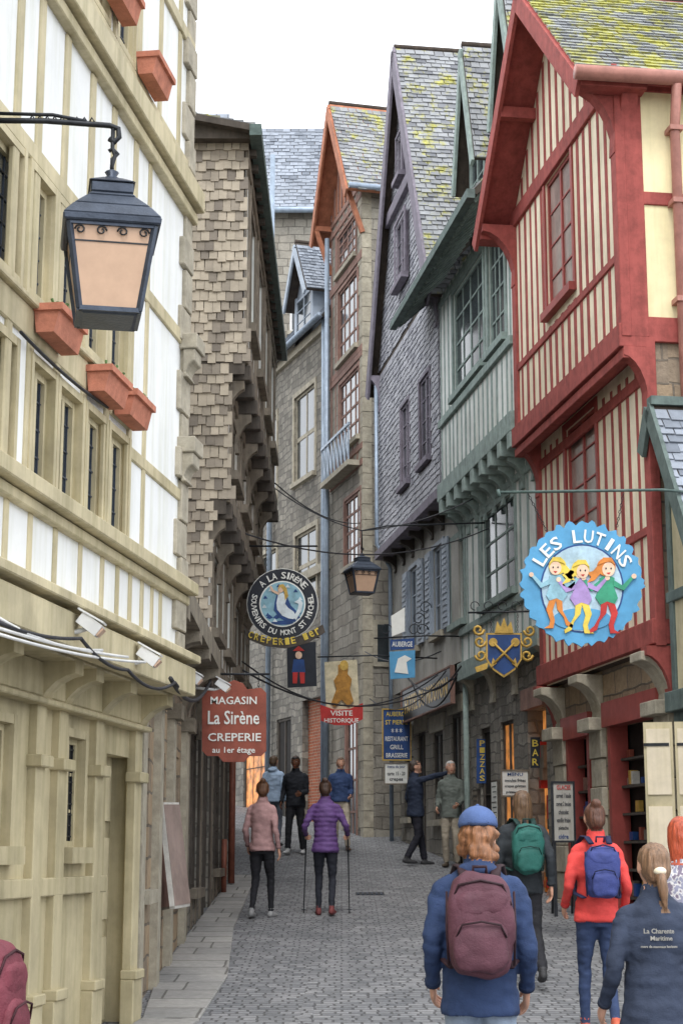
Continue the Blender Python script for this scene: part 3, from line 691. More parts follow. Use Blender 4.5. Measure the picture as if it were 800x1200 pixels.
tiles(b,M['slatew'],F2.pt(0,zb2-.02,.0),F2.u,Z3,F2.n,L,ze-zb2,.16,.12,kp4,'wall_slates',.007)
mid=L/2
tiles(b,M['slatew'],F2.pt(0,ze,.0),F2.u,Z3,F2.n,L,zr-ze,.16,.12,lambda u,v:v<(zr-ze)*(1-abs(u-mid)/mid),'wall_slates',.007)
SW=Frame((F2.A.x,F2.A.y-.01),(F2.A.x+6,F2.A.y+.9),(0,-1))
tiles(b,M['slatew'],SW.pt(0,zb2,.01),SW.u,Z3,SW.n,6,ze-zb2,.16,.12,None,'wall_slates',.012)
gable_roof(b,F2,0,L,ze,zr,.2,.25,6,M['slatem2'],M['lilac'],M['under'],.34,.13,.2)
b.box('timbers',M['lilac'],F2,mid-1.6,mid+1.6,ze+2.7,ze+2.95,0,.12); b.box('timbers',M['lilac'],F2,-.05,L+.05,zb2-.12,zb2+.06,-.2,.1)
FF=F2.off(.1); window(b,FF,(mid-.5,mid+.5,ze+1.0,ze+2.3),M['lilac'],2,3,.08,.12,M['lilac'],M['glass'],.08)
window(b,FF,(mid-.3,mid+.3,ze+3.2,ze+4.1),M['lilac'],2,2,.08,.12,M['lilac'],M['glass'],.06)
for s in (.1,L-.1): bracket(b,M['lilac'],F2,s,ze-.1,.8,.2,.18)
for k in range(7): bracket(b,M['oak2'],F1,.2+k*.95,zb2-.1,.35,.28,.14)
b.tube('downpipe',M['zinc'],[F1.pt(L-.05,gz(34),.08),F1.pt(L-.05,zb2-.3,.08),F1.pt(L-.05,zb2+.2,.36),F1.pt(L-.05,ze-.3,.36)],.045)
b.finish(('timbers',))
# --- R5 tall granite gabled house
b=Thing('tall_granite_house')
F=Frame((.47,35.5),(-.255,38.4),(-1,0)); L=F.L
ze,zr=16.95,19.3
ops=[F.rect(398,440,421,520),F.rect(397,330,419,415),F.rect(396,265,417,310),F.rect(404,580,425,660)]
ops=[(max(o[0],.2),min(o[1],L-.25),o[2],o[3]) for o in ops]; ops.append((.6,1.5,2.2,4.9))
storey(b,F,0,L,1,ze,M['rubble2'],ops,6,M['rubble2'],.22)
for i,r in enumerate(ops): window(b,F,r,M['rust'],4 if i<4 else 2,4,.07,.08,M['granite'],M['glass'],.08,.05)
zt0=F.sz(420,545)[1]
studs(b,M['rust'],F,.08,L-.1,zt0,ze,8,.1,.012,[(r[0]-.1,r[1]+.1,r[2]-.12,r[3]+.12) for r in ops],wj=.3)
for z in (zt0,ops[0][2]-.3,ops[0][3]+.2,ops[1][2]-.2,ops[1][3]+.2,ops[2][2]-.2,ops[2][3]+.25,ze-.1): b.box('timbers',M['rust'],F,0,L,z-.07,z+.07,-.02,.03)
for k in range(9): b.box('timbers',M['rust'],F,.1+k*.34,.2+k*.34,ze,ze+(zr-ze)*(1-abs(.15+k*.34-L/2)/(L/2)),-.02,.03)
gable_roof(b,F,0,L,ze,zr,.42,.3,6,M['slatem2'],M['orange'],M['orange'],.24,.14,.2,soff=M['orange'])
for s in (.0,L-.05):
    b.beam('struts',M['orange'],F.pt(s,ze-1.3,.0),F.pt(s,ze-.2,.38),.1,.1); b.beam('struts',M['orange'],F.pt(s,ze-.15,-.1),F.pt(s,ze-.15,.42),.12,.12)
z=1.5;k=0
while z<ze-.2:
    b.box('quoins',M['granite'],F,-.012,.22+.14*(k%2),z,z+.33,-.2,.015); z+=.345;k+=1
bz=F.sz(412,548)[1]
b.box('balcony',M['granite'],F,.2,L-.2,bz-.12,bz,0,.3)
for k in range(9):
    s=.25+k*(L-.5)/8; b.box('balcony',M['zinc'],F,s-.02,s+.02,bz,bz+.8,.25,.28)
b.box('balcony',M['zinc'],F,.2,L-.2,bz+.78,bz+.84,.24,.29)
for k in range(8):
    s=.25+k*(L-.5)/8; b.beam('balcony',M['zinc'],F.pt(s,bz+.05,.27),F.pt(s+(L-.5)/8,bz+.75,.27),.03,.03)
b.tube('downpipe',M['zinc'],[F.pt(L-.1,2.4,.12),F.pt(L-.1,ze-.4,.12)],.06)
SWF=Frame((.47,35.49),(.47+5.8,35.49+1.45),(0,-1))
for r in ((.35,.75,9.5,10.3),(.3,.6,6.0,6.8)):
    b.box('slits',M['granite'],SWF,r[0]-.1,r[1]+.1,r[2]-.1,r[3]+.1,-.05,.03); b.box('slits',M['glass'],SWF,r[0],r[1],r[2],r[3],-.05,.035)
b.tube('gutter',M['zinc'],[F.pt(-.35,ze-.35,.4),F.pt(-.35,ze-.3,-6)],.07)
b.box('chimney',M['granite'],F,L/2-.5,L/2+.5,zr-.5,zr+.6,-2.6,-1.8); 
for k in (-.25,.2): b.tube('chimney',M['terra'],[F.pt(L/2+k,zr+.6,-2.2),F.pt(L/2+k,zr+.95,-2.2)],.1)
b.finish(('timbers',))
# --- R6 granite house on the bend
b=Thing('granite_townhouse')
F=Frame((-.25,38.42),(-.25-.347*12,50.4),(-1,0)); L=F.L; ze=14.65
ops=[F.rect(345,458,369,560),F.rect(346,622,371,700),F.rect(305,510,324,598),F.rect(306,640,324,705)]
ops[3]=(ops[3][0],ops[3][1],ops[1][2],ops[1][3]); ops[2]=(ops[2][0],ops[2][1],ops[0][2],ops[0][3])
ops+=[(ops[2][1]+1,ops[2][1]+2,ops[0][2],ops[0][3])]
gd=[(.5,2.1,2.4,5.6),(3.0,4.2,2.4,5.3),(5.0,7.2,2.6,5.8)]
storey(b,F,0,L,1,ze,M['rubble'],ops+gd,6)
for r in ops:
    window(b,F,r,M['granite'],2,2,.07,.15,M['granite'],M['glass'],.12,.1)
b.quad('shop',M['brick'],[F.pt(gd[0][0],2,-.15),F.pt(gd[0][1],2,-.15),F.pt(gd[0][1],5.6,-.15),F.pt(gd[0][0],5.6,-.15)])
window(b,F,gd[1],M['oak2'],2,2,.08,.14,None,M['dark']); window(b,F,gd[2],M['oak2'],3,2,.1,.14,None,M['warm'])
for z in (8.6,ze-.15): b.box('string_course',M['granite'],F,0,L,z-.1,z+.1,-.02,.1)
b.tube('downpipe',M['zinc'],[F.pt(4.6,2.4,.12),F.pt(4.6,ze+6,.12)],.07); b.tube('downpipe',M['zinc'],[F.pt(.2,2.4,.12),F.pt(.2,ze,.12)],.055)
b.tube('gutter',M['zinc'],[F.pt(-.0,ze,.28),F.pt(L,ze,.28)],.08)
vv=(-F.n+Z3*1.2).normalized(); nn=(F.n*1.2+Z3).normalized(); O=F.pt(0,ze,.25)
slab(b,M['under'],O,F.u,vv,nn,L,5); tiles(b,M['slate'],O,F.u,vv,nn,L,5,.25,.15)
dormer(b,F,2.6,1.5,ze+.2,ze+1.5,ze+2.7,-.2,2.5,M['bluep'],M['slate'],M['bluep'])
b.finish()
# --- R7 tall house behind
b=Thing('tall_rendered_house')
xa=at(320,330,47).x; p=at(300,248,47); F=Frame((xa,47),(xa+7,47),(0,-1)); zt=p.z
r0=[(.5,1.3,17,18.8),(.5,1.3,13.5,15)]
storey(b,F,0,F.L,1,zt,M['rubble2'],r0,6,M['grayp']); [window(b,F,r,M['wht'],2,3,.07,.1,M['granite']) for r in r0]
zr=at(330,147,48.5).z; xl=at(285,200,47).x
O=V((xl,46.7,zt-.1)); vv=V((0,1.8,zr-zt)).normalized(); nn=V((0,-(zr-zt),1.8)).normalized(); LL=math.hypot(1.8,zr-zt)
F_=Frame((xl,47),(xa,47),(0,-1)); storey(b,F_,0,F_.L,1,zt,M['grayp'],(),6)
slab(b,M['under'],O,V((1,0,0)),vv,nn,4.0,LL); tiles(b,M['slate'],O,V((1,0,0)),vv,nn,4.0,LL,.25,.16)
b.hexa('gable',M['slate'],[V(q) for q in ((xl,47.2,zt),(xl+4,47.2,zt),(xl+4,52,zt),(xl,52,zt),(xl,48.4,zr-.25),(xl+4,48.4,zr-.25),(xl+4,49,zr-.25),(xl,49,zr-.25))])
b.tube('gutter',M['zinc'],[(xl,46.6,zt-.1),(xl+4,46.6,zt-.1)],.09)
b.finish()
# pavement along the left houses (low kerb)
b=Thing('pavement')
pts=[(LG.pt(0,0,.1),LG.pt(0,0,.62)),(LG.pt(LG.L,0,.1),LG.pt(LG.L,0,.55)),(V((-1.7,16,0)),V((-1.05,16,0))),(V((-1.72,20,0)),V((-1.25,20,0))),(V((-1.72,27,0)),V((-1.35,27,0)))]
for i in range(len(pts)-1):
    n=8
    for k in range(n):
        a0,c0=[pts[i][j].lerp(pts[i+1][j],k/n) for j in (0,1)]; a1,c1=[pts[i][j].lerp(pts[i+1][j],(k+1)/n-.003) for j in (0,1)]
        q=[a0,c0,c1,a1]; b.hexa('slabs',M['slab'],[V((p.x,p.y,gz(p.y)-.05)) for p in q]+[V((p.x,p.y,gz(p.y)+.03)) for p in q])
b.finish(('slabs',))
b=Thing('drain_cover')
b.hexa('grate',M['iron'],[V((x,y,gz(y)+dz)) for dz in (.0,.014) for x,y in ((.2,24),(.6,24),(.6,24.35),(.2,24.35))])
for k in range(6): b.hexa('bars',M['lead'],[V((x,y,gz(y)+dz)) for dz in (.01,.022) for x,y in ((.22+k*.065,24.03),(.25+k*.065,24.03),(.25+k*.065,24.32),(.22+k*.065,24.32))])
b.finish()
# narrow run of larger setts marking the gutter line
b=Thing('gutter_setts')
y=6.0
while y<30:
    l=random.uniform(.22,.34); f=lambda yy:-.42+.012*(yy-6)
    q=[V((f(y),y,0)),V((f(y)+.1,y,0)),V((f(y+l)+.1,y+l-.012,0)),V((f(y+l),y+l-.012,0))]
    b.hexa('stones',M['grave'],[V((p.x,p.y,gz(p.y)-.05)) for p in q]+[V((p.x,p.y,gz(p.y)+.012)) for p in q]); y+=l
b.finish()
# ================================================================= lanterns
def lantern(name,c,w,h,rot,arm):
    b=Thing(name)
    R=Matrix.Rotation(rot,3,'Z'); c=V(c)
    def ring(r,z): return [c+R@V((x*r,y*r,z)) for x,y in ((-1,-1),(1,-1),(1,1),(-1,1))]
    t=w/2; bt=w*.3
    zb_,zt_=-h,-h*.42
    q0=ring(bt,zb_);q1=ring(t*.86,zt_)
    for i in range(4):
        j=(i+1)%4
        b.quad('glass',M['frost'],[q0[i],q0[j],q1[j],q1[i]])
        b.beam('frame',M['lead'],q0[i],q1[i],.026,.026); b.beam('frame',M['lead'],q0[i],q0[j],.03,.025); b.beam('frame',M['lead'],q1[i],q1[j],.026,.035)
        for k in range(4):
            f=(k+.5)/4; m=q1[i].lerp(q1[j],f); a=(q1[j]-q1[i]).normalized(); out=R@V([(0,-1,0),(1,0,0),(0,1,0),(-1,0,0)][i])
            rr=w*.055; cc=m+V((0,0,-rr*1.6))+out*.004; sg=1 if k%2 else -1
            b.tube('scrolls',M['iron'],[cc+a*sg*rr*math.cos(x*.7)*(1-x*.06)+V((0,0,1))*rr*math.sin(x*.7)*(1-x*.06) for x in range(12)],.005,5)
        ml=q0[i].lerp(q1[i],.78); mr=q0[j].lerp(q1[j],.78); b.beam('frame',M['iron'],ml,mr,.008,.008)
    def shell(ra,za_,rb,zb2_,mat=M['lead'],part='roof'):
        a=ring(ra,za_);d=ring(rb,zb2_); b.add(part,mat,a+d,[(i,(i+1)%4,4+(i+1)%4,4+i) for i in range(4)]+[(3,2,1,0),(4,5,6,7)])
    shell(t*.98,zt_+.0,t,zt_+h*.05); shell(t,zt_+h*.05,t*.78,-h*.27); shell(t*.78,-h*.27,t*.5,-h*.17);shell(t*.5,-h*.17,t*.44,-h*.14); shell(t*.44,-h*.14,t*.44,-h*.06); shell(t*.5,-h*.06,t*.2,-h*.0)
    shell(bt*.9,zb_-.02,bt*1.05,zb_)
    b.tube('finial',M['lead'],[c+V((0,0,z*h)) for z in (-.02,.01,.03,.06,.08)],[.03,.05,.025,.04,.015],10)
    b.tube('hook',M['iron'],[c+V((0,0,h*.08)),c+V((.0,0,h*.16)),c+V((.03,0,h*.2)),c+V((.0,0,h*.24)),c+V((-.02,0,h*.22))],.012,6)
    if arm: arm(b,c,h)
    b.finish(('roof',)); return b
cL=at(131,212,8.75)
wp=LU.pt(5.7,0,0)
def armL(b,c,h):
    top=c.z+.33; w=V((wp.x,wp.y,top-.02)); tip=V((c.x-.0,c.y,top))
    d=(tip-w)
    b.tube('bracket',M['iron'],[w,w+d*.5+V((0,0,.012)),tip+V((-.02,0,0)),tip+V((.03,0,-.02)),tip+V((.035,0,-.07)),tip+V((.01,0,-.1)),tip+V((-.02,0,-.08))],.016,8)
    b.tube('bracket',M['iron'],[w+V((0,0,.045)),w+d*.55+V((0,0,.05)),w+d*.8+V((0,0,.02))],.01,8)
    b.tube('bracket',M['iron'],[tip+V((.0,0,-.02)),tip+V((.0,0,-.14)),tip+V((.015,0,-.18)),tip+V((0,0,-.24)),c+V((0,0,.05))],.012,8)
    for k in range(9):
        q=w+d*(.4+k*.055)+V((0,0,.022)); b.tube('bracket',M['iron'],[q+V((-.02,0,-.02)),q+V((0,0,.02)),q+V((.02,0,-.015))],.006,5)
    b.box('bracket',M['iron'],LU,5.65,5.75,top-.25,top+.2,-.05,.04)
lantern('street_lantern',cL,.53,.80,math.radians(11),armL)
c2=at(424,652,26.5)
def arm2(b,c,h):
    w=V((6.29-.15*26.5,26.5,c.z+.55)); t=c+V((0,0,.42))
    b.tube('bracket',M['iron'],[c+V((0,0,.1)),t,t+V((.4,0,.08)),w],.014,6)
    wl=V((-1.33,26.4,c.z+1.3)); b.tube('cable',M['cable'],[wl+(t-wl)*k/8-V((0,0,.5*(k/8)*(1-k/8))) for k in range(9)],.01,5)
    b.tube('cable',M['cable'],[t+(w+V((0,0,.5))-t)*k/8-V((0,0,.5*(k/8)*(1-k/8))) for k in range(9)],.01,5)
lantern('street_lantern',c2,.5,.6,.3,arm2)
# ================================================================= SIGNS
def chain(b,a,c,r=.007):
    a=V(a);c=V(c);n=max(3,int((c-a).length/.035))
    for i in range(n):
        p=a.lerp(c,(i+.5)/n); d=(c-a).normalized(); s=d.cross(V((0,1,0))) if i%2 else V((0,1,0))
        hw=.011; b.tube('chain',M['iron'],[p-d*.018,p-d*.009+s*hw,p+d*.009+s*hw,p+d*.018,p+d*.009-s*hw,p-d*.009-s*hw,p-d*.018],.004,4)
b=Thing('hanging_elf_shop_sign'); Fz=SF(17.3)
cx,cy=681,684
pts=[]
for i in range(120):
    a=2*math.pi*i/120; r=69.5+2.2*math.sin(i*1.7)+random.uniform(-1.5,1.5); pts.append((cx+r*1.02*math.cos(a),cy+r*1.03*math.sin(a)))
b.ppoly('board',M['sBlue'],Fz,pts,-.02,.02)
b.disc('ring',M['sNavy'],Fz,cx,cy+6,49,52,.02,.024)
b.disc('sky',M['sSky'],Fz,cx,cy+6,47,50,.024,.028)
b.disc('grass',M['sBlue'],Fz,cx,cy+42,34,13,.028,.031)
arctxt(b,'lettering',M['sWhite'],Fz,'LES LUTINS',cx,cy+3,58,148,30,15.5,.03)
def elf(cx,cy,hair,dress,legs,s=1,f=1):
    Q=lambda pts,m,d0,d1:b.ppoly('figures',m,Fz,[(cx+f*x*s,cy+y*s) for x,y in pts],d0,d1)
    Q([(-9,0),(-4,-2),(4,-2),(9,0),(8,10),(13,24),(9,31),(0,28),(-8,32),(-14,23),(-8,10)],dress,.03,.045)
    Q([(-7,28),(1,28),(-1,42),(-9,52),(-12,62),(-20,66),(-21,62),(-15,57),(-8,44)],legs,.028,.043)
    Q([(0,28),(8,27),(13,42),(8,56),(9,62),(16,66),(4,66),(2,56),(5,44)],legs,.028,.042)
    Q([(7,2),(18,9),(29,-2),(32,0),(20,15),(8,10)],dress,.034,.05); Q([(-8,2),(-18,10),(-26,0),(-29,3),(-19,16),(-8,12)],dress,.034,.049)
    b.disc('figures',M['sSkin'],Fz,cx+f*32*s,cy-2*s,3*s,3*s,.03,.051,12); b.disc('figures',M['sSkin'],Fz,cx-f*28*s,cy+0*s,3*s,3*s,.03,.051,12)
    b.disc('figures',hair,Fz,cx-f*1,cy-13*s,11*s,11*s,.03,.05,20)
    Q([(-11,-15),(-17,-8),(-24,-6),(-19,-1),(-24,6),(-15,3),(-8,-5)],hair,.03,.052)
    b.disc('figures',M['sSkin'],Fz,cx+f*1.5*s,cy-10*s,7.5*s,8.5*s,.05,.056,20)
    for dx in (-1.5,4.5): b.disc('figures',M['sBlack'],Fz,cx+f*dx*s,cy-11*s,1.0*s,1.3*s,.056,.059,8)
    Q([(-1,-6),(4,-6.5),(2.5,-4),(1,-4)],M['sRed'],.056,.059)
    Q([(-11,-15),(-5,-24),(5,-24),(10,-15),(4,-19),(-4,-18)],hair,.052,.06)
elf(651,676,M['sYel'],M['sSea'],M['sOr'],.92,-1); elf(680,680,M['sYel'],M['sLilac'],M['sYel'],.95,1); elf(710,678,M['sOr'],M['sGreen'],M['sRed'],.98,1)
pa=at(583,577,17.3); pb=at(775,574,17.3)
b.tube('bar',M['irong'],[pa,pb,V((3.9,17.5,pb.z))],.016); b.tube('bar',M['irong'],[pa+V((0,0,.03)),pa+V((.02,0,-.05))],.02)
for x1,x2,y2 in ((618,640,622),(730,722,618)): chain(b,at(x1,578,17.3),at(x2,y2,17.3))
b.finish()
b=Thing('hanging_crest_sign'); Fz=SF(23.0)
b.ppoly('shield',M['sNavy'],Fz,[(571,744),(609,744),(609,772),(602,783),(590,791),(578,783),(571,772)],-.02,.02)
b.ppoly('shield_border',M['sGold'],Fz,[(569,742),(611,742),(611,773),(603,785),(590,794),(577,785),(569,773)],-.024,.012)
for s in (1,-1):
    p0=Fz.pt(*Fz.sz(590-s*12,778),.035); p1=Fz.pt(*Fz.sz(590+s*12,754),.035); b.tube('keys',M['sGold'],[p0,p1],.018,6)
    b.disc('keys',M['sGold'],Fz,590+s*13,753,5,5,.02,.045,14); b.ppoly('keys',M['sGold'],Fz,[(590-s*9,778),(590-s*16,783),(590-s*13,771)],.02,.045)
b.ppoly('crown',M['sGold'],Fz,[(579,742),(582,728),(586,735),(590,724),(594,735),(598,728),(601,742)],-.01,.03)
for cx0,cy0,sg in ((562,752,1),(563,768,-1),(617,752,-1),(617,768,1),(560,738,1),(620,739,-1)):
    b.tube('scrolls',M['sGold'],[Fz.pt(*Fz.sz(cx0+sg*7*(1-t*.07)*math.cos(t*.75),cy0+7*(1-t*.07)*math.sin(t*.75)),.01) for t in range(11)],.02,6)
b.ppoly('scrolls',M['sGold'],Fz,[(556,782),(572,776),(570,784),(558,788)],-.01,.02)
b.tube('bar',M['iron'],[at(548,718,23),at(640,716,23),V((2.95,23.1,at(640,716,23).z))],.014)
for x in (575,606): chain(b,at(x,718,23),at(x,742,23))
for k in range(5): 
    q=at(556+k*16,710,23); b.tube('bar',M['iron'],[q+V((.06*math.cos(t),0,.06*math.sin(t))) for t in [x*.6 for x in range(9)]],.007,5)
b.finish()
b=Thing('hanging_mermaid_sign'); Fz=SF(23.5); cx,cy=331,708
b.disc('board',M['sBlack'],Fz,cx,cy,41,41,-.02,.02); b.disc('rim',M['sWhite'],Fz,cx,cy,41.8,41.8,-.015,.012); b.disc('rim',M['sWhite'],Fz,cx,cy,27,27,.02,.023); b.disc('sea',M['sSea'],Fz,cx,cy,25.5,25.5,.022,.027)
arctxt(b,'lettering',M['sWhite'],Fz,'A LA SIRÈNE',cx,cy,33.5,135,40,8,.022)
arctxt(b,'lettering',M['sWhite'],Fz,'SOUVENIRS DU MONT ST MICHEL',cx,cy,33.5,165,375,6.5,.022,True)
sBW=paint('sign_wave_white',C(222,232,236),.5,.08,6,.0)
# mermaid seated on the waves: torso, raised arm, long hair, curled tail with fluke
b.ppoly('mermaid',M['sNavy'],Fz,[(324,698),(334,695),(338,703),(341,710),(347,716),(350,722),(346,729),(336,729),(327,724),(321,715),(322,706)],.027,.036)
b.ppoly('mermaid',sBW,Fz,[(326,697),(332,695),(336,702),(334,708),(338,713),(344,717),(347,722),(344,726),(338,725),(331,722),(325,715),(324,707)],.03,.042)
b.disc('mermaid',M['sSkin'],Fz,329,691,3.4,4.0,.03,.043,14); b.ppoly('mermaid',M['sGold'],Fz,[(326,692),(327,686),(332,685),(336,690),(338,699),(334,704),(333,694),(329,688)],.03,.046)
b.ppoly('mermaid',M['sSkin'],Fz,[(327,698),(319,694),(316,688),(318,687),(321,692),(328,695)],.03,.044)
b.ppoly('mermaid',sBW,Fz,[(344,724),(349,714),(350,708),(345,706),(351,702),(355,707),(353,716),(347,727)],.03,.041)
for k in range(12):
    a=.5+k*.5; rr=21.5; b.ppoly('waves',sBW if k%2 else M['sNavy'],Fz,[(cx+rr*math.cos(a)-2.5,cy+rr*math.sin(a)+1.5),(cx+rr*math.cos(a),cy+rr*math.sin(a)-2.5),(cx+rr*math.cos(a)+3,cy+rr*math.sin(a)+1.5)],.027,.033)
for k in range(5): b.ppoly('waves',M['sNavy'],Fz,[(312+k*8,724),(316+k*8,720.5),(320+k*8,724),(316+k*8,726)],.027,.031)
b.disc('waves',M['sNavy'],Fz,331,730,13,2.4,.027,.032,14)
b.ppoly('banner',M['oak2'],Fz,[(285,733),(292,740),(312,748),(334,750),(356,744),(378,732),(381,741),(360,754),(334,760),(310,757),(290,749)],-.01,.024)
for i,ch in enumerate('CREPERIE 1er'):
    t=i/11; x=294+t*78; y=744+10*math.sin(t*math.pi)-t*4
    if ch!=' ': txt(b,'lettering',M['sYel'],Fz,ch,x,y,5,8,-.35+.9*t,.026)
b.tube('bar',M['iron'],[V((-1.5,23.5,at(280,640,23.5).z)),at(372,640,23.5)],.014); 
for x in (312,350): chain(b,at(x,640,23.5),at(x,672,23.5))
b.finish()
b=Thing('hanging_creperie_sign'); Fz=SF(19.4)
b.ppoly('board',M['sBrown'],Fz,[(237,812),(243,806),(262,808),(265,801),(275,797),(285,801),(290,808),(306,806),(312,812),(312,880),(306,886),(292,886),(286,893),(262,893),(256,886),(243,886),(237,880)],-.02,.02)
txt(b,'lettering',M['sWhite'],Fz,'MAGASIN',274,821,54,9,0,.022); txt(b,'lettering',M['sWhite'],Fz,'La Sirène',274,841,60,16,0,.022)
txt(b,'lettering',M['sWhite'],Fz,'CREPERIE',275,864,62,9.5,0,.022); txt(b,'lettering',M['sWhite'],Fz,'au 1er étage',274,880,50,9,0,.022)
b.tube('bar',M['iron'],[V((-1.62,19.4,at(240,790,19.4).z)),at(316,790,19.4)],.014)
for x in (247,303): chain(b,at(x,790,19.4),at(x,808,19.4))
b.finish()
b=Thing('hanging_figure_sign'); Fz=SF(27.0)
b.ppoly('board',M['sBlack'],Fz,[(336,756),(370,752),(371,804),(337,806)],-.02,.02)
b.disc('figure',M['sSkin'],Fz,350,768,4,4.5,.02,.03,12); b.ppoly('figure',M['sNavy'],Fz,[(344,773),(356,773),(358,788),(342,788)],.02,.03); b.ppoly('figure',M['sRed'],Fz,[(343,763),(350,757),(357,763)],.02,.032)
b.ppoly('figure',M['sRed'],Fz,[(343,788),(349,788),(348,801),(343,801)],.02,.03); b.ppoly('figure',M['sRed'],Fz,[(351,788),(357,788),(357,801),(352,801)],.02,.03)
b.tube('bar',M['iron'],[V((-1.4,27.0,at(340,750,27).z)),at(374,747,27)],.012); chain(b,at(341,750,27),at(341,757,27)); b.finish()
b=Thing('historic_visit_sign'); Fz=SF(29.5)
b.ppoly('board',paint('sign_cream',C(214,203,172),.6,.2,8),Fz,[(380,776),(418,773),(421,832),(382,834)],-.02,.01)
fig=[(396,780),(402,776),(408,781),(407,790),(412,796),(410,808),(414,822),(408,828),(400,820),(392,829),(388,824),(394,808),(391,798),(396,790)]
b.ppoly('gold_figure',paint('sign_ochre',C(182,130,54),.45,.3,14,.5),Fz,fig,.01,.045); b.disc('gold_figure',M['sGold'],Fz,403,780,5,6,.012,.05,12)
b.ppoly('ribbon',M['sRed'],Fz,[(375,826),(392,832),(410,831),(425,824),(425,843),(410,850),(392,850),(376,845)],.02,.06)
txt(b,'lettering',M['sWhite'],Fz,'VISITE',400,836,26,6,0,.062); txt(b,'lettering',M['sWhite'],Fz,'HISTORIQUE',400,845,40,6,0,.062)
zz=at(400,770,29.5).z; b.tube('bar',M['iron'],[at(372,770,29.5),at(440,768,29.5),V((1.7,29.7,zz))],.014); chain(b,at(384,770,29.5),at(384,777,29.5)); chain(b,at(414,770,29.5),at(414,775,29.5)); b.finish()
b=Thing('hanging_restaurant_sign'); Fz=SF(28.2)
b.ppoly('board',M['sBlue'],Fz,[(456,764),(486,762),(486,794),(457,796)],-.02,.02); b.ppoly('panel',M['sWhite'],Fz,[(458,722),(474,712),(474,740),(459,746)],-.02,.02)
b.ppoly('bird',M['sWhite'],Fz,[(462,788),(466,772),(474,768),(482,772),(476,776),(478,790)],.02,.03); b.ppoly('panel_low',M['sNavy'],Fz,[(457,750),(485,748),(485,760),(457,762)],-.02,.02)
txt(b,'lettering',M['sWhite'],Fz,'AUBERGE',471,755,24,6,0,.022)
zz=at(460,745,28.2).z; b.tube('bar',M['iron'],[at(438,748,28.2),at(500,745,28.2),V((2.1,28.3,zz))],.014)
for k,(x,y) in enumerate(((490,725),(498,712),(485,738),(494,738),(452,738))):
    q=at(x,y,28.2); b.tube('bar',M['iron'],[q+V((.11*(1-t*.08)*math.cos(t),0,.11*(1-t*.08)*math.sin(t))) for t in [x*.6 for x in range(11)]],.009,5)
b.finish()
def wallsign(name,F,r,bm,fm,lines,d=.06,fmw=.03):
    b=Thing(name); s0,s1,z0,z1=r
    b.box('board',bm,F,s0,s1,z0,z1,d,d+.05)
    for a in ((s0-fmw,s1+fmw,z1,z1+fmw),(s0-fmw,s1+fmw,z0-fmw,z0),(s0-fmw,s0,z0,z1),(s1,s1+fmw,z0,z1)): b.box('frame',fm,F,*a,d-.01,d+.07)
    n=len(lines)
    for i,(t,m) in enumerate(lines):
        me,x0,x1,y0,y1=textmesh(t)
        H=(z1-z0)/n; zc=z1-H*(i+.5); w=(s1-s0)*.86; h=H*.55; sgn=-1 if F.u.cross(Z3).dot(F.n)<0 else 1
        vs=[F.pt((s0+s1)/2+sgn*(v.co.x-(x0+x1)/2)*w/(x1-x0),zc+(v.co.y-(y0+y1)/2)*h/max(y1-y0,.01),d+.054+v.co.z*.15) for v in me.vertices]
        b.add('lettering',m,vs,[tuple(p.vertices) for p in me.polygons])
    b.finish()
wallsign('hotel_fascia_sign',RF(6.4,28.4,34.6),(.4,5.0,4.55,5.15),M['sBlack'],M['rust'],[("HOTEL DU MOUTON",M['sGold'])],.15)
def camboard(name,Y,x0,y0,x1,y1,bm,lines,fm,post=False):
    b=Thing(name); F=SF(Y); r=F.rect(x0,y0,x1,y1); s0,s1,z0,z1=r
    b.box('board',bm,F,s0,s1,z0,z1,-.02,.02)
    f=.025
    for a in ((s0-f,s1+f,z1,z1+f),(s0-f,s1+f,z0-f,z0),(s0-f,s0,z0,z1),(s1,s1+f,z0,z1)): b.box('frame',fm,F,*a,-.03,.035)
    n=len(lines)
    for i,(t,m,k) in enumerate(lines): txt(b,'lettering',m,F,t,(x0+x1)/2,y0+(y1-y0)*(i+.5)/n,(x1-x0)*k,(y1-y0)/n*.55,0,.022)
    if post:
        g=gz(Y); 
        for s in (s0,s1): b.box('legs',fm,F,s-.02,s+.02,g,z0,-.02,.02); b.beam('legs',fm,F.pt(s,z1,0),F.pt(s,g,-.35),.03,.03)
    else:
        b.tube('fixing',M['iron'],[F.pt(s1,z1-.05,0),F.pt(s1+.25,z1-.05,-.05)],.012); b.tube('fixing',M['iron'],[F.pt(s1,z0+.05,0),F.pt(s1+.25,z0+.05,-.05)],.012)
    b.finish()
camboard('restaurant_board',33.2,449,832,480,890,M['sNavy'],[('AUBERGE',M['sYel'],.8),('ST PIERRE',M['sYel'],.85),('* * *',M['sWhite'],.4),('RESTAURANT',M['sWhite'],.85),('GRILL',M['sWhite'],.5),('BRASSERIE',M['sWhite'],.8)],M['sGold'])
camboard('menu_board',33.0,451,895,477,918,M['sWhite'],[('menu du jour',M['sNavy'],.8),('carte 15 - 20',M['sBlack'],.8),('crepes',M['sBlack'],.6)],M['oak'])
b=Thing('pizza_sign'); Fz=SF(27.6); b.ppoly('board',M['sNavy'],Fz,[(558,866),(571,866),(571,918),(558,918)],-.02,.02)
for i,ch in enumerate('PIZZAS'): txt(b,'lettering',M['sYel'],Fz,ch,564.5,871+i*8.2,6,6.3,0,.022)
b.tube('fixing',M['iron'],[at(571,870,27.6),at(590,870,27.6)],.012); b.finish()
b=Thing('bar_sign'); Fz=SF(23.8); b.ppoly('board',M['sBlack'],Fz,[(621,864),(632,864),(632,900),(621,900)],-.02,.02)
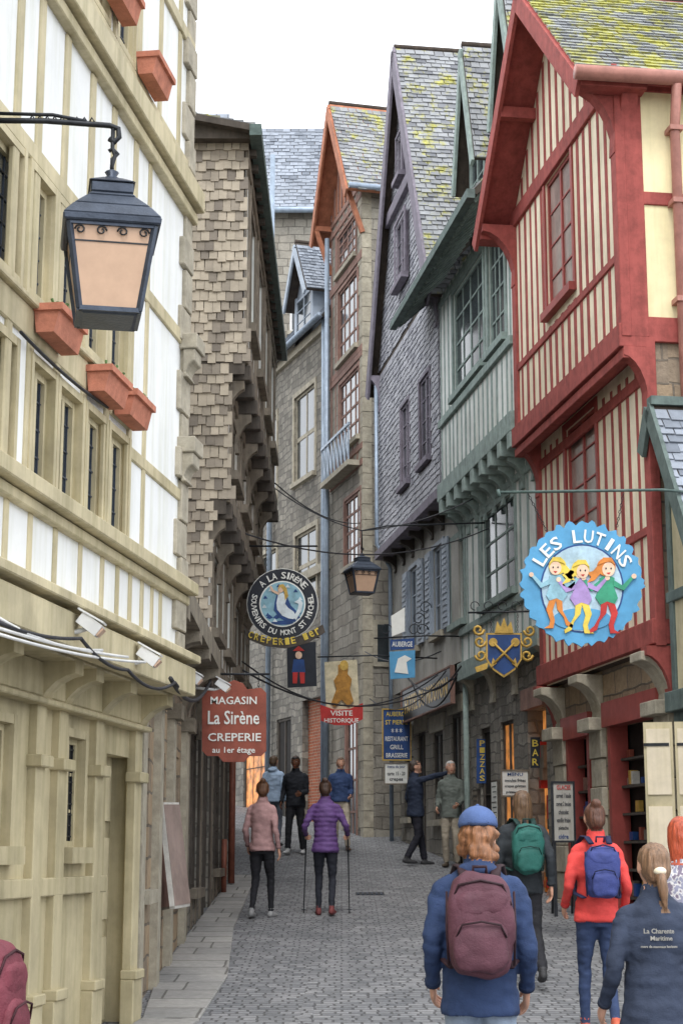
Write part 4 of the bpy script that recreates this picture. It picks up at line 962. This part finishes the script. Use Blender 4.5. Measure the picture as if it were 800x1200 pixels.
for i,ch in enumerate('BAR'): txt(b,'lettering',M['sYel'],Fz,ch,626.5,871+i*11,7,8,0,.022)
b.tube('fixing',M['iron'],[at(631,868,23.8),at(650,868,23.8)],.012); b.finish()
camboard('menu_stand',24.6,588,904,618,932,M['sWhite'],[('MENU',M['sNavy'],.6),('moules frites',M['sBlack'],.8),('crepes galettes',M['sBlack'],.8),('pizzas 12',M['sBlack'],.7)],M['oak'],True)
camboard('menu_stand',21.3,648,918,671,985,M['grayp'],[('GLACES',M['sRed'],.7),('cornet 1 boule',M['sBlack'],.75),('cornet 2 boules',M['sBlack'],.75),('chocolat',M['sBlack'],.5),('vanille fraise',M['sBlack'],.7),('pistache',M['sBlack'],.5),('cidre',M['sNavy'],.5)],M['iron'],True)
# boards leaning on left wall
b=Thing('leaning_display_panel')
for (x0,y0,x1,y1,Y,m,f) in ((186,950,203,1064,15.9,M['rust'],M['oak']),(202,948,220,1062,15.6,M['glass2'],M['oakl'])):
    p0=at(x0,y1,Y); p1=at(x1,y1-3,Y+.4); h=(y1-y0)/1960*Y
    t=(p1-p0); up=V((-.12,0,h)); n=t.cross(up).normalized()
    b.hexa('panel',m,[p0,p0+t,p0+t+n*.03,p0+n*.03,p0+up,p0+t+up,p0+t+up+n*.03,p0+up+n*.03])
    for a,c in ((p0,p0+up),(p0+t,p0+t+up),(p0,p0+t),(p0+up,p0+up+t)): b.beam('frame',f,a,c,.05,.045)
    for k in range(5): b.beam('pictures',random.choice([M['sSea'],M['creamp'],M['sGold']]),p0+up*(.12+k*.17)+t*.5-n*.03-t*.3,p0+up*(.12+k*.17)+t*.5-n*.03+t*.3,.012,h*.11)
b.finish()
# floodlights and cables on left facade
e=LU.off(.22)
def EP(x,y): a,z=e.sz(x,y); return e.pt(a,z)
for i,(x,y) in enumerate(((108,735),(176,772),(228,795),(262,805))):
    b=Thing('floodlight'); p=EP(x,y) if i<2 else (at(x,y,15.6) if i==2 else at(x,y,18.4))
    b.beam('housing',M['wht'],p+V((-.07,0,.06)),p+V((.05,0,-.03)),.12,.08); b.beam('visor',M['wht'],p+V((-.08,0,.11)),p+V((.08,0,.02)),.14,.012)
    b.beam('lens',M['frost'],p+V((.05,0,-.03)),p+V((.06,0,-.04)),.1,.06); b.tube('arm',M['wht'],[p,p+V((-.1,0,-.03)),p+V((-.4,-.1,-.01))],.016); b.finish()
b=Thing('electric_cables')
def cab(pts,r=.012): b.tube('cable',M['cable'] if r>.0105 else M['wht'],[V(p) for p in pts],r,6)
def sag(a,c,s,n=10,r=.012): a=V(a);c=V(c); cab([a.lerp(c,k/n)-V((0,0,s*4*(k/n)*(1-k/n))) for k in range(n+1)],r)
sag(EP(-5,728),EP(95,748),.03);sag(EP(95,748),EP(150,785),.05);sag(EP(150,785),EP(205,800),.08);sag(EP(-5,735),EP(150,770),.02,10,.01)
sag(EP(205,800),V((-1.6,18.9,3.95)),.12,10,.014); sag(EP(-5,722),EP(120,762),.05,10,.01); sag(EP(-5,742),EP(170,776),.03,10,.01)
sag(EP(200,795),V((-1.45,18.6,3.9)),.2,10,.018)
sag(V((-1.5,19,3.9)),V((-1.5,27,4.3)),.3); sag(V((-1.45,24,4.6)),V((1.9,28.3,4.9)),.5,14,.014); sag(V((-1.45,24.4,4.75)),V((1.7,29.6,5.1)),.6,14,.012)
sag(V((-1.3,22,6.2)),V((2.3,25.8,7.0)),.35,14,.011); sag(V((1.75,28,5.0)),V((.6,35.4,5.2)),.4); sag(V((1.7,28.6,5.4)),V((.5,35.4,6.2)),.2,10,.012)
sag(LU.pt(6.4,LU.sz(60,430)[1],.05),LU.pt(8.2,LU.sz(110,470)[1],.05),.03,8,.011)
sag(V((-1.1,27,8)),V((.4,35.5,9)),.2,10,.011); sag(V((1.9,27.5,4.9)),V((1.3,31,5.1)),.5,14,.016); sag(V((1.95,27.3,5.0)),V((1.2,31.5,5.3)),.35,14,.016)
b.finish()
# ================================================================= PEOPLE
class Body:
    def __init__(s): s.v=[];s.f=[];s.l=[]
    def add(s,lab,vs,fs,T=None):
        o=len(s.v)
        for p in vs: s.v.append(T@V(p) if T else V(p)); s.l.append(lab)
        s.f+= [tuple(i+o for i in f) for f in fs]
    def tube(s,lab,pts,rads,seg=16,ref=None,T=None):
        P=[];R=[]
        pts=[V(p) for p in pts]; rads=[r if isinstance(r,tuple) else (r,r) for r in rads]
        for i in range(len(pts)-1):
            n=max(1,int((pts[i+1]-pts[i]).length/.025))
            for k in range(n):
                t=k/n; P.append(pts[i].lerp(pts[i+1],t)); R.append(tuple(rads[i][q]*(1-t)+rads[i+1][q]*t for q in (0,1)))
        P.append(pts[-1]);R.append(rads[-1])
        for _ in range(2):
            P=[P[0]]+[(P[i-1]+P[i]*2+P[i+1])/4 for i in range(1,len(P)-1)]+[P[-1]]
            R=[R[0]]+[tuple((R[i-1][q]+R[i][q]*2+R[i+1][q])/4 for q in (0,1)) for i in range(1,len(R)-1)]+[R[-1]]
        vs,fs=tubemesh(P,R,seg,ref); s.add(lab,vs,fs,T)
    def ell(s,lab,c,r,T=None,fn=None,seg=18,rg=12,pw=1):
        vs=[];fs=[];c=V(c)
        sg=lambda x:math.copysign(abs(x)**pw,x)
        for i in range(rg+1):
            t=math.pi*i/rg
            for k in range(seg):
                a=2*math.pi*k/seg; q=V((sg(math.sin(t))*sg(math.cos(a)),sg(math.sin(t))*sg(math.sin(a)),sg(math.cos(t))))
                if fn: q=fn(q)
                vs.append(c+V((q.x*r[0],q.y*r[1],q.z*r[2])))
        for i in range(rg):
            for k in range(seg): k2=(k+1)%seg; fs.append((i*seg+k,(i+1)*seg+k,(i+1)*seg+k2,i*seg+k2))
        s.add(lab,vs,fs,T)
def ik(a,b,l1,l2,pole):
    a=V(a);b=V(b);d=b-a;L=min(d.length,(l1+l2)*.999); dn=d.normalized(); b=a+dn*L
    x=(l1*l1-l2*l2+L*L)/(2*L); h=math.sqrt(max(l1*l1-x*x,0)); p=V(pole); p=(p-dn*p.dot(dn)).normalized()
    return a+dn*x+p*h,b
FM={}
def fab(c,rough=.85):
    k=(c,rough)
    if k not in FM: FM[k]=fabric('fabric_%02x%02x%02x'%c,C(*c),rough)
    return FM[k]
SKIN=fabric('skin',C(206,158,134),.55,60,.08); SKIN2=fabric('skin_tan',C(120,80,60),.55,60,.08)
def hair_mat(c):
    m,nt,b=newmat('hair'); o=objc(nt,(1,1,.12)); c=C(*c)
    k=ramp(nt,nz(nt,o,60,4,.7),[(.3,mul(c,.35)),(.7,mul(c,1.2))]); nt.links.new(k,b.inputs['Base Color']); b.inputs['Roughness'].default_value=.45
    bump(nt,b,nz(nt,o,90,3),.8,.01); return m
def person(name,X,Y,yaw,H=1.72,fem=False,la=(-.09,0,.085),ra=(.09,0,.085),lw=(-.23,.05,.86),rw=(.23,.05,.86),top=(40,50,90),leg=(40,45,60),shoe=(60,60,62),
           hair=(80,55,38),hs='short',hood=False,bulk=1.,jl=.84,quilt=False,pack=None,cap=None,skin=None,hd=0,slim=False,vox=.013,lean=0,poles=False,text=None,collar=True,headtilt=0,pattern=False):
    skin=skin or SKIN; k=H/1.72; B=Body(); XR=V((1,0,0))
    kx=(.88 if fem else .97)*bulk; g=bulk; ag=(.84 if fem else .95)*(.6+.4*bulk)
    lx=lambda z: lean*(z-.9)
    hipw=.178 if fem else .172
    B.tube('top',[(0,lx(z)+dy,z) for z,dy in ((jl,.0),(jl+.03,0),(1.0,0),(1.12,.0),(1.25,-.005),(1.34,-.01),(1.405,-.015),(1.45,-.012),(1.49,-.008))],
        [(hipw*g,.138*g),(hipw*g,.14*g),((.148 if fem else .16)*g,.12*g),(.16*kx,.12*g),(.185*kx,.125*g),(.19*kx,.115*g),(.155*kx,.095),(.09,.08),(.06,.064)],22,XR)
    if collar: B.tube('top',[(0,lx(1.46)-.01,1.45),(0,lx(1.5)+.0,1.515)],[(.082,.082),(.066,.07)],16,XR)
    if hood: B.ell('top',(0,lx(1.45)-.08,1.45),(.1,.06,.05))
    B.tube('leg',[(0,0,.80),(0,0,.88),(0,0,.98)],[(.135,.1),(.15,.108),(.125,.095)],18,XR)
    for sx,an in ((-1,V(la)),(1,V(ra))):
        hip=V((sx*.08,0,.90)); kn,an2=ik(hip,an,.425,.41,(sx*.05,1,0))
        w=.88 if slim else 1.05
        B.tube('leg',[hip,hip.lerp(kn,.45),kn,kn.lerp(an2,.35),an2.lerp(kn,.06)],[(.08,.094),(.08*w**.5,.086),(.058*w,.062*w),(.054*w,.06*w),((.038 if slim else .052),(.042 if slim else .056))],16,XR)
        lift=max(0,an2.z-.085); pit=min(lift*3.2,.9); dr=V((sx*.12,math.cos(pit),-math.sin(pit))).normalized(); dn=V((0,-math.sin(pit),-math.cos(pit)))
        h=an2-dr*.055+dn*.045; t=an2+dr*.16+dn*.052
        B.tube('shoe',[h-dr*.015,h,h.lerp(t,.35),h.lerp(t,.7),t,t+dr*.03],[(.025,.025),(.036,.04),(.038,.045),(.046,.033),(.042,.026),(.02,.014)],14,XR)
        B.tube('shoe',[an2+V((0,0,.03)),an2+dn*.03],[(.036,.042),(.038,.046)],12,XR)
    hv=[]
    for sx,wr in ((-1,V(lw)),(1,V(rw))):
        sh=V((sx*.165*kx,lx(1.38)-.01,1.38)); el,w2=ik(sh,wr,.29,.255,(sx*.22,-1,-.1))
        B.tube('top',[sh-V((sx*.05,0,-.0)),sh,sh.lerp(el,.5),el,el.lerp(w2,.5),w2],[(.05,.055),(.06*ag,.064*ag),(.054*ag,.056*ag),(.049*ag,.049*ag),(.043*ag,.043*ag),(.036*ag,.036*ag)],14,V((0,1,0)))
        hv.append((sx,el,w2))
    T=Matrix.Translation((0,lx(1.5)*1.0+.0,1.5))@Matrix.Rotation(math.radians(hd),4,'Z')@Matrix.Rotation(math.radians(headtilt),4,'X')@Matrix.Translation((0,0,-1.5))
    B.tube('skin',[(0,-.012,1.44),(0,.0,1.53),(0,.005,1.57)],[(.056,.06),(.052,.056),(.05,.055)],14,XR,T)
    def hf(q):
        w=1-.28*max(0,-q.z)**1.3; return V((q.x*w,q.y*(1-.12*max(0,-q.z))+(.1*max(0,-q.z) if q.y>0 else 0),q.z))
    B.ell('skin',(0,.012,1.612),(.074,.092,.112),T,hf,24,18)
    B.tube('skin',[(0,.098,1.635),(0,.112,1.603),(0,.106,1.594)],[(.008,.006),(.014,.012),(.012,.008)],8,XR,T)
    B.ell('skin',(0,.092,1.53),(.024,.018,.016),T,None,10,8)
    for sx in (-1,1): B.ell('skin',(sx*.077,-.002,1.605),(.01,.02,.03),T,None,10,8)
    B.ell('hair',(0,-.014,1.64),(.083,.096,.094),T,None,22,16)
    B.ell('hair',(0,-.045,1.60),(.074,.07,.085),T,None,18,12)
    B.ell('hair',(0,.05,1.69),(.058,.045,.03),T,None,14,10)
    if hs=='bun': B.ell('hair',(0,-.075,1.725),(.042,.042,.036),T,None,14,10)
    if hs=='pony':
        B.tube('hair',[(0,-.085,1.60),(0,-.115,1.585),(.005,-.125,1.54),(.01,-.12,1.47),(.02,-.125,1.40)],[.02,.024,.03,.026,.007],12,None,T)
    if hs in('long','bob'):
        B.tube('hair',[(0,-.03,1.64),(0,-.045,1.56),(0,-.06,1.48),(0,-.07,1.43 if hs=='bob' else 1.33)],[(.087,.075),(.088,.062),(.085,.045),(.06,.022)],18,XR,T)
    if hs=='curly':
        for q in range(26):
            a=random.uniform(-math.pi-.3,.3); z=random.uniform(1.5,1.64); B.ell('hair',(.078*math.cos(a),-.02+.085*math.sin(a),z),(.026,.026,.024),T,None,10,8)
    e=link(D.objects.new(name,None)); e.location=(X,Y,gz(Y)+.006); e.rotation_euler=(0,0,math.radians(yaw)); e.scale=(k,k,k); e.empty_display_size=.2
    me=D.meshes.new('raw'); me.from_pydata([tuple(p) for p in B.v],[],B.f); o=D.objects.new('raw',me); SC.collection.objects.link(o)
    m=o.modifiers.new('r','REMESH'); m.mode='VOXEL'; m.voxel_size=vox
    m=o.modifiers.new('s','SMOOTH'); m.factor=.5; m.iterations=3
    bpy.context.view_layer.update(); em=D.meshes.new_from_object(o.evaluated_get(bpy.context.evaluated_depsgraph_get()))
    D.objects.remove(o)
    labs=['top','leg','shoe','skin','hair']; kd=KDTree(len(B.v))
    for i,p in enumerate(B.v): kd.insert(p,i)
    kd.balance()
    def label(p):
        l=B.l[kd.find(p)[1]]
        if l=='leg' and p.z>=jl+.002: l='top'
        if l=='top' and p.z<jl-.006 and abs(p.x)<.19 and p.y<.15 and p.y>-.17: l='leg'
        return l
    lab=[label(v.co) for v in em.vertices]
    nrm=[v.normal.copy() for v in em.vertices]; seed=V((X*3,Y,0))
    for v,l,n in zip(em.vertices,lab,nrm):
        p=v.co
        if l=='top':
            d=.009*noise.noise(V((p.x*7,p.y*7,p.z*13))+seed)+.007*noise.noise(V((p.x*13,p.y*13,p.z*26))+seed)
            fold=noise.noise(V((p.x*5+p.z*6,p.y*5,p.z*9))+seed); d-=.016*max(0,.22-abs(fold))
            if quilt: d+=.009*(abs(math.sin(p.z*math.pi/.062))**.6-.5)
        elif l=='leg': d=.008*noise.noise(V((p.x*9,p.y*9,p.z*14))+seed)+.006*noise.noise(V((p.x*16,p.y*16,p.z*34))+seed)
        elif l=='hair': d=.007*noise.noise(V((p.x*40,p.y*40,p.z*12)))
        else: d=0
        v.co=p+n*d
    em.name='body'
    tm_=fab(tuple(top),.6 if quilt else .8)
    if pattern:
        tm_,nt,bb_=newmat('patterned_fabric'); o_=objc(nt); kk=ramp(nt,nz(nt,o_,26,2,.5),[(.42,C(*top)),(.48,C(216,214,212)),(.56,C(120,110,128))]); nt.links.new(kk,bb_.inputs['Base Color']); bb_.inputs['Roughness'].default_value=.85
    for mt in (tm_,fab(tuple(leg)),fab(tuple(shoe),.6),skin,hair_mat(hair)): em.materials.append(mt)
    for p in em.polygons:
        vl=[lab[i] for i in p.vertices]; p.material_index=labs.index(max(set(vl),key=vl.count)); p.use_smooth=True
    link(D.objects.new('body',em),e)
    ex={}
    def addx(part,mat,vs,fs,smooth=True):
        gg=ex.setdefault(part,[[],[],mat,smooth]); o_=len(gg[0]); gg[0]+= [tuple(q) for q in vs]; gg[1]+= [tuple(i+o_ for i in f) for f in fs]
    def xt(part,mat,pts,rads,seg=8,ref=None): vs,fs=tubemesh([V(q) for q in pts],rads if isinstance(rads,list) else [rads]*len(pts),seg,ref); addx(part,mat,vs,fs)
    for sx,el,w in hv:
        d=(w-el).normalized(); side=V((0,1,0))-d*d.y
        if side.length<.3: side=V((0,0,1))-d*d.z
        side.normalize(); pn=d.cross(side).normalized(); 
        if pn.x*sx>0: pn=-pn
        xt('hand',skin,[w-d*.03,w,w+d*.03,w+d*.07,w+d*.088],[(.026,.02),(.027,.018),(.036,.017),(.041,.016),(.036,.011)],12,side)
        curl=.9 if not poles else 1.6
        for i,(off,ln) in enumerate(((.028,.066),(.01,.074),(-.009,.069),(-.027,.054))):
            p=w+d*.08+side*off; pts=[p-d*.02]; dr=d.copy(); a=0
            for sgm in (.45,.32,.23):
                a+=curl*.38; dr=(d*math.cos(a)+pn*math.sin(a)); p=p+dr*ln*sgm*1.15; pts.append(p)
            pts.insert(1,w+d*.082+side*off); xt('hand',skin,pts,[.009,.0092,.0085,.0078,.0062],8)
        p=w+d*.025+side*.03; xt('hand',skin,[p-side*.012,p+side*.016+d*.02+pn*.008,p+side*.024+d*.045+pn*.018,p+side*.02+d*.066+pn*.026],[.012,.011,.0098,.007],8)
        xt('cuffs',fab(tuple(int(c*.8) for c in top),.8),[w-d*.035,w-d*.012],[.036*ag+.004]*2,14)
    def xe(part,mat,c,r,fn=None,tt=True,seg=12,rg=8,pw=1):
        bb=Body(); bb.ell('x',c,r,T if tt else None,fn,seg,rg,pw); addx(part,mat,bb.v,bb.f)
    for sx in (-1,1):
        xe('eyes',M['sWhite'],(sx*.029,.083,1.632),(.014,.011,.008)); xe('pupils',M['sBlack'],(sx*.029,.0925,1.632),(.006,.004,.006)); xe('brows',M['oak2'],(sx*.03,.093,1.652),(.018,.007,.004))
    xe('lips',M['sBrown'],(0,.1,1.563),(.022,.009,.007))
    if hs=='pony': xe('hair_scrunchie',M['creamp'],(0,-.105,1.59),(.034,.026,.022))
    if cap:
        cm=fab(cap); bb=Body()
        def cf(q): return V((q.x,q.y,max(q.z,-.15)))
        bb.ell('x',(0,-.012,1.665),(.094,.108,.088),T,cf,24,14); addx('cap',cm,bb.v,bb.f)
        bb=Body(); bb.tube('x',[(0,.06,1.66),(0,.12,1.658),(0,.17,1.645)],[(.075,.008),(.07,.006),(.03,.004)],16,XR,T); addx('cap',cm,bb.v,bb.f)
        bb=Body(); bb.tube('x',[(-.04,-.117,1.652),(.04,-.117,1.652)],[.008,.008],8,None,T); addx('cap_strap',fab(tuple(int(c*.6) for c in cap)),bb.v,bb.f)
        for q in range(6):
            a=q*math.pi/3; bb=Body(); bb.tube('x',[(.0,-.012,1.755),(.055*math.cos(a),-.012+.062*math.sin(a),1.738),(.083*math.cos(a),-.012+.096*math.sin(a),1.706),(.0945*math.cos(a),-.012+.108*math.sin(a),1.66)],[.002]*4,5,None,T); addx('cap_seams',fab(tuple(int(c*.6) for c in cap)),bb.v,bb.f)
        xe('cap_button',cm,(0,-.012,1.755),(.009,.009,.006))
    if pack:
        pc,pr=pack; pm=fab(pc,.6); pd=fab(tuple(int(c*.55) for c in pc),.6); by=lx(1.2)-.125*g-.07
        sc=pr
        for lab_,c,r,pw in (('backpack',(0,by-.01,1.21),(.15*sc,.09*sc,.23*sc),.62),('backpack_pocket',(0,by-.08*sc,1.12),(.12*sc,.045*sc,.115*sc),.6),('backpack_top',(0,by-.065*sc,1.31),(.115*sc,.04*sc,.065*sc),.7)):
            bb=Body(); bb.ell('x',c,r,None,None,36,28,pw)
            vs=[p+(p-V(c)).normalized()*(.018*noise.noise(p*9+seed)+.01*noise.noise(p*24+seed)) for p in bb.v]; addx(lab_,pm,vs,bb.f)
        for sx in (-1,1):
            sw=.1
            xt('straps',pd,[(sx*.07,by+.02,1.42),(sx*.08,lx(1.45)-.08,1.47),(sx*sw,lx(1.45)-.01,1.475),(sx*.115,lx(1.4)+.09*g,1.42),(sx*.125,lx(1.3)+.145*g,1.32),(sx*.15,lx(1.15)+.11*g,1.16),(sx*.17,0,1.05),(sx*.13,by+.05,1.02)],[(.024,.008)]*8,8,XR)
            xt('straps',pd,[(sx*.15*sc,by-.02,1.36),(sx*.153*sc,by-.04,1.2),(sx*.145*sc,by-.03,1.03)],[.006]*3,6)
        xt('zips',pd,[(-.11*sc,by-.11*sc,1.16),(-.085*sc,by-.125*sc,1.215),(0,by-.132*sc,1.23),(.085*sc,by-.125*sc,1.215),(.11*sc,by-.11*sc,1.16)],.005,6)
        xt('zips',pd,[(-.135*sc,by-.06*sc,1.3),(-.098*sc,by-.08*sc,1.39),(0,by-.085*sc,1.41),(.098*sc,by-.08*sc,1.39),(.135*sc,by-.06*sc,1.3)],.006,6)
        xt('handle',pd,[(-.03,by+.03,1.43),(-.03,by+.02,1.47),(.03,by+.02,1.47),(.03,by+.03,1.43)],.008,6)
    if poles:
        for sx,el,w in hv:
            hp=w+(w-el).normalized()*.08; ft=V((sx*.3,hp.y+.02,.0)); xt('walking_pole',M['iron'],[hp+V((0,-.01,.1)),hp-V((0,0,.05)),ft],[.013,.011,.006],8); xt('walking_pole_basket',M['sBlack'],[ft+V((0,0,.06)),ft+V((0,0,.07))],.03,10)
    if text:
        for (t,cx,z,w,h) in text:
            tm,x0,x1,y0,y1=textmesh(t); vs=[]
            for v in tm.vertices:
                x=cx+(v.co.x-(x0+x1)/2)*w/(x1-x0); zz=z+(v.co.y-(y0+y1)/2)*h/(y1-y0)
                yy=-.125*g*math.sqrt(max(0,1-(x/(.2*kx))**2))-.016-v.co.z*.1+lx(zz); vs.append((x,yy,zz))
            addx('jacket_print',M['grayp'],vs,[tuple(p.vertices) for p in tm.polygons],False)
    for part,(vs,fs,mt,sm) in ex.items():
        mm=D.meshes.new(part); mm.from_pydata(vs,[],fs); mm.materials.append(mt); mm.polygons.foreach_set('use_smooth',[sm]*len(fs)); link(D.objects.new(part,mm),e)
    return e
def PX(px,Y): return (px-400)*Y/2000.
person('man_in_blue_cap',PX(560,8.3),8.3,-3,1.77,top=(50,66,100),leg=(150,164,182),hair=(146,98,64),hs='curly',cap=(78,98,142),pack=((92,58,68),1.02),bulk=1.06,vox=.01,jl=.80,la=(-.1,.12,.085),ra=(.1,-.16,.12),lw=(-.22,.14,.92),rw=(.22,.12,.9),headtilt=-6,hood=True)
person('person_with_green_backpack',PX(612,15.3),15.3,6,1.71,top=(50,54,58),leg=(44,44,48),hair=(104,78,54),hs='bob',pack=((44,98,90),.95),bulk=1.04,la=(-.1,.2,.085),ra=(.1,-.26,.16),jl=.82,lw=(-.23,.12,.9),rw=(.23,-.1,.88))
person('woman_in_red_jacket',PX(697,12.8),12.8,4,1.68,True,top=(218,76,72),leg=(56,70,102),shoe=(200,100,76),hair=(96,60,44),hs='bun',pack=((60,70,126),.85),slim=True,la=(-.08,.16,.085),ra=(.08,-.16,.12),lw=(-.22,.14,.95),rw=(.23,.1,.92),bulk=1.04)
person('woman_in_navy_jacket',PX(764,8.2),8.2,8,1.62,True,top=(54,62,80),leg=(54,54,60),hair=(134,102,76),hs='pony',bulk=1.12,vox=.01,jl=.80,la=(-.09,.1,.085),ra=(.09,-.12,.1),lw=(-.24,.14,.92),rw=(.25,.14,.92),text=[('La Charente',-.03,1.30,.15,.024),('Maritime',-.02,1.265,.11,.022),('mers de nouveaux horizons',-.03,1.225,.18,.013)])
person('woman_in_patterned_jacket',PX(797,10.6),10.6,-4,1.66,True,top=(140,140,160),leg=(60,60,72),hair=(190,84,52),hs='bob',bulk=1.05,lw=(-.24,.12,.92),pattern=True)
person('woman_with_maroon_backpack',PX(-62,6.1),6.1,82,1.66,True,top=(112,52,62),leg=(40,45,60),hair=(60,40,30),hs='short',pack=((112,54,64),1.0),vox=.012)
person('woman_in_pink_jacket',PX(307,21.1),21.1,-14,1.66,True,top=(172,136,134),leg=(40,40,44),shoe=(150,150,150),hair=(104,70,46),hs='bun',slim=True,la=(-.1,-.1,.1),ra=(.08,.16,.085),lw=(-.22,.1,.9),rw=(.23,-.02,.86),hd=20)
person('woman_with_hiking_poles',PX(381,21.4),21.4,-3,1.66,True,top=(98,70,122),leg=(44,46,54),shoe=(120,64,64),hair=(72,50,38),hs='bun',slim=True,quilt=True,jl=.80,lw=(-.27,.2,1.03),rw=(.28,.2,1.03),poles=True,bulk=1.02,la=(-.09,.08,.085),ra=(.09,-.1,.1))
person('man_in_black_jacket',PX(346,31.3),31.3,168,1.78,top=(40,42,48),leg=(38,38,42),shoe=(190,190,190),hair=(40,32,28),hs='short',skin=SKIN2,bulk=1.08,la=(-.13,-.05,.085),ra=(.1,.16,.085),lw=(-.15,.24,1.05),rw=(.24,.1,.9),headtilt=-8)
person('tourist_in_pale_blue_hoodie',PX(320,33.2),33.2,-20,1.74,top=(156,176,200),leg=(96,102,114),hair=(90,70,52),hood=True,bulk=1.05)
person('man_in_blue_sweater',PX(399,32),32,186,1.74,top=(56,74,112),leg=(184,172,154),shoe=(90,70,56),hair=(110,90,72),bulk=1.06,jl=.9,la=(-.12,.1,.085),ra=(.1,-.12,.1),lw=(-.16,.22,1.0),rw=(.22,.14,.9))
person('man_pointing_up_street',PX(487,29),29,-70,1.76,top=(46,54,72),leg=(40,40,48),hair=(70,56,48),bulk=1.06,jl=.80,la=(-.1,.2,.085),ra=(.09,-.2,.12),rw=(.2,.52,1.52),lw=(-.22,.1,.9),hd=-10)
person('elderly_man_in_grey_jacket',PX(529,28.6),28.6,165,1.76,top=(104,110,104),leg=(160,150,134),shoe=(80,70,60),hair=(210,208,204),bulk=1.05,jl=.80,lw=(-.16,.25,1.0),rw=(.2,.18,.95),hd=20)
# ================================================================= camera, sky, sun
cd=D.cameras.new('camera'); co=link(D.objects.new('camera',cd)); co.location=CAM; co.rotation_euler=(math.pi/2+PT,0,0)
cd.sensor_fit='VERTICAL'; cd.sensor_height=36; cd.lens=36*FPX/1200; cd.clip_end=2000; SC.camera=co
w=D.worlds.new('World'); SC.world=w; w.use_nodes=True; nt=w.node_tree; bg=nt.nodes['Background']
sk=nt.nodes.new('ShaderNodeTexSky'); sk.sky_type='NISHITA'; sk.sun_disc=False; sk.sun_elevation=math.radians(55); sk.sun_rotation=math.radians(183); sk.dust_density=4; sk.air_density=1.2
hs=nt.nodes.new('ShaderNodeHueSaturation'); hs.inputs['Saturation'].default_value=.25; hs.inputs['Value'].default_value=1.4; nt.links.new(sk.outputs[0],hs.inputs['Color'])
tc=nt.nodes.new('ShaderNodeTexCoord'); cl=ramp(nt,nz(nt,tc.outputs['Generated'],2.2,5),[(.3,(15,15.8,16.9,1)),(.7,(19.4,20,20.8,1))])
mx=mixc(nt,hs.outputs[0],cl,.8); nt.links.new(mx,bg.inputs[0]); bg.inputs[1].default_value=.15
sl=D.lights.new('sun','SUN'); sl.energy=1.7; sl.angle=math.radians(16); sl.color=(1,.975,.94); so=link(D.objects.new('sun',sl))
az=math.radians(183); el=math.radians(55); dirv=V((math.sin(az)*math.cos(el),math.cos(az)*math.cos(el),math.sin(el)))
so.rotation_euler=dirv.to_track_quat('Z','Y').to_euler(); so.location=(0,-10,30)
SC.view_settings.view_transform='Standard'; SC.view_settings.look='None'; SC.view_settings.exposure=0
print('built in',time.time()-T0,'objs',len(D.objects),'polys',sum(len(m.polygons) for m in D.meshes))
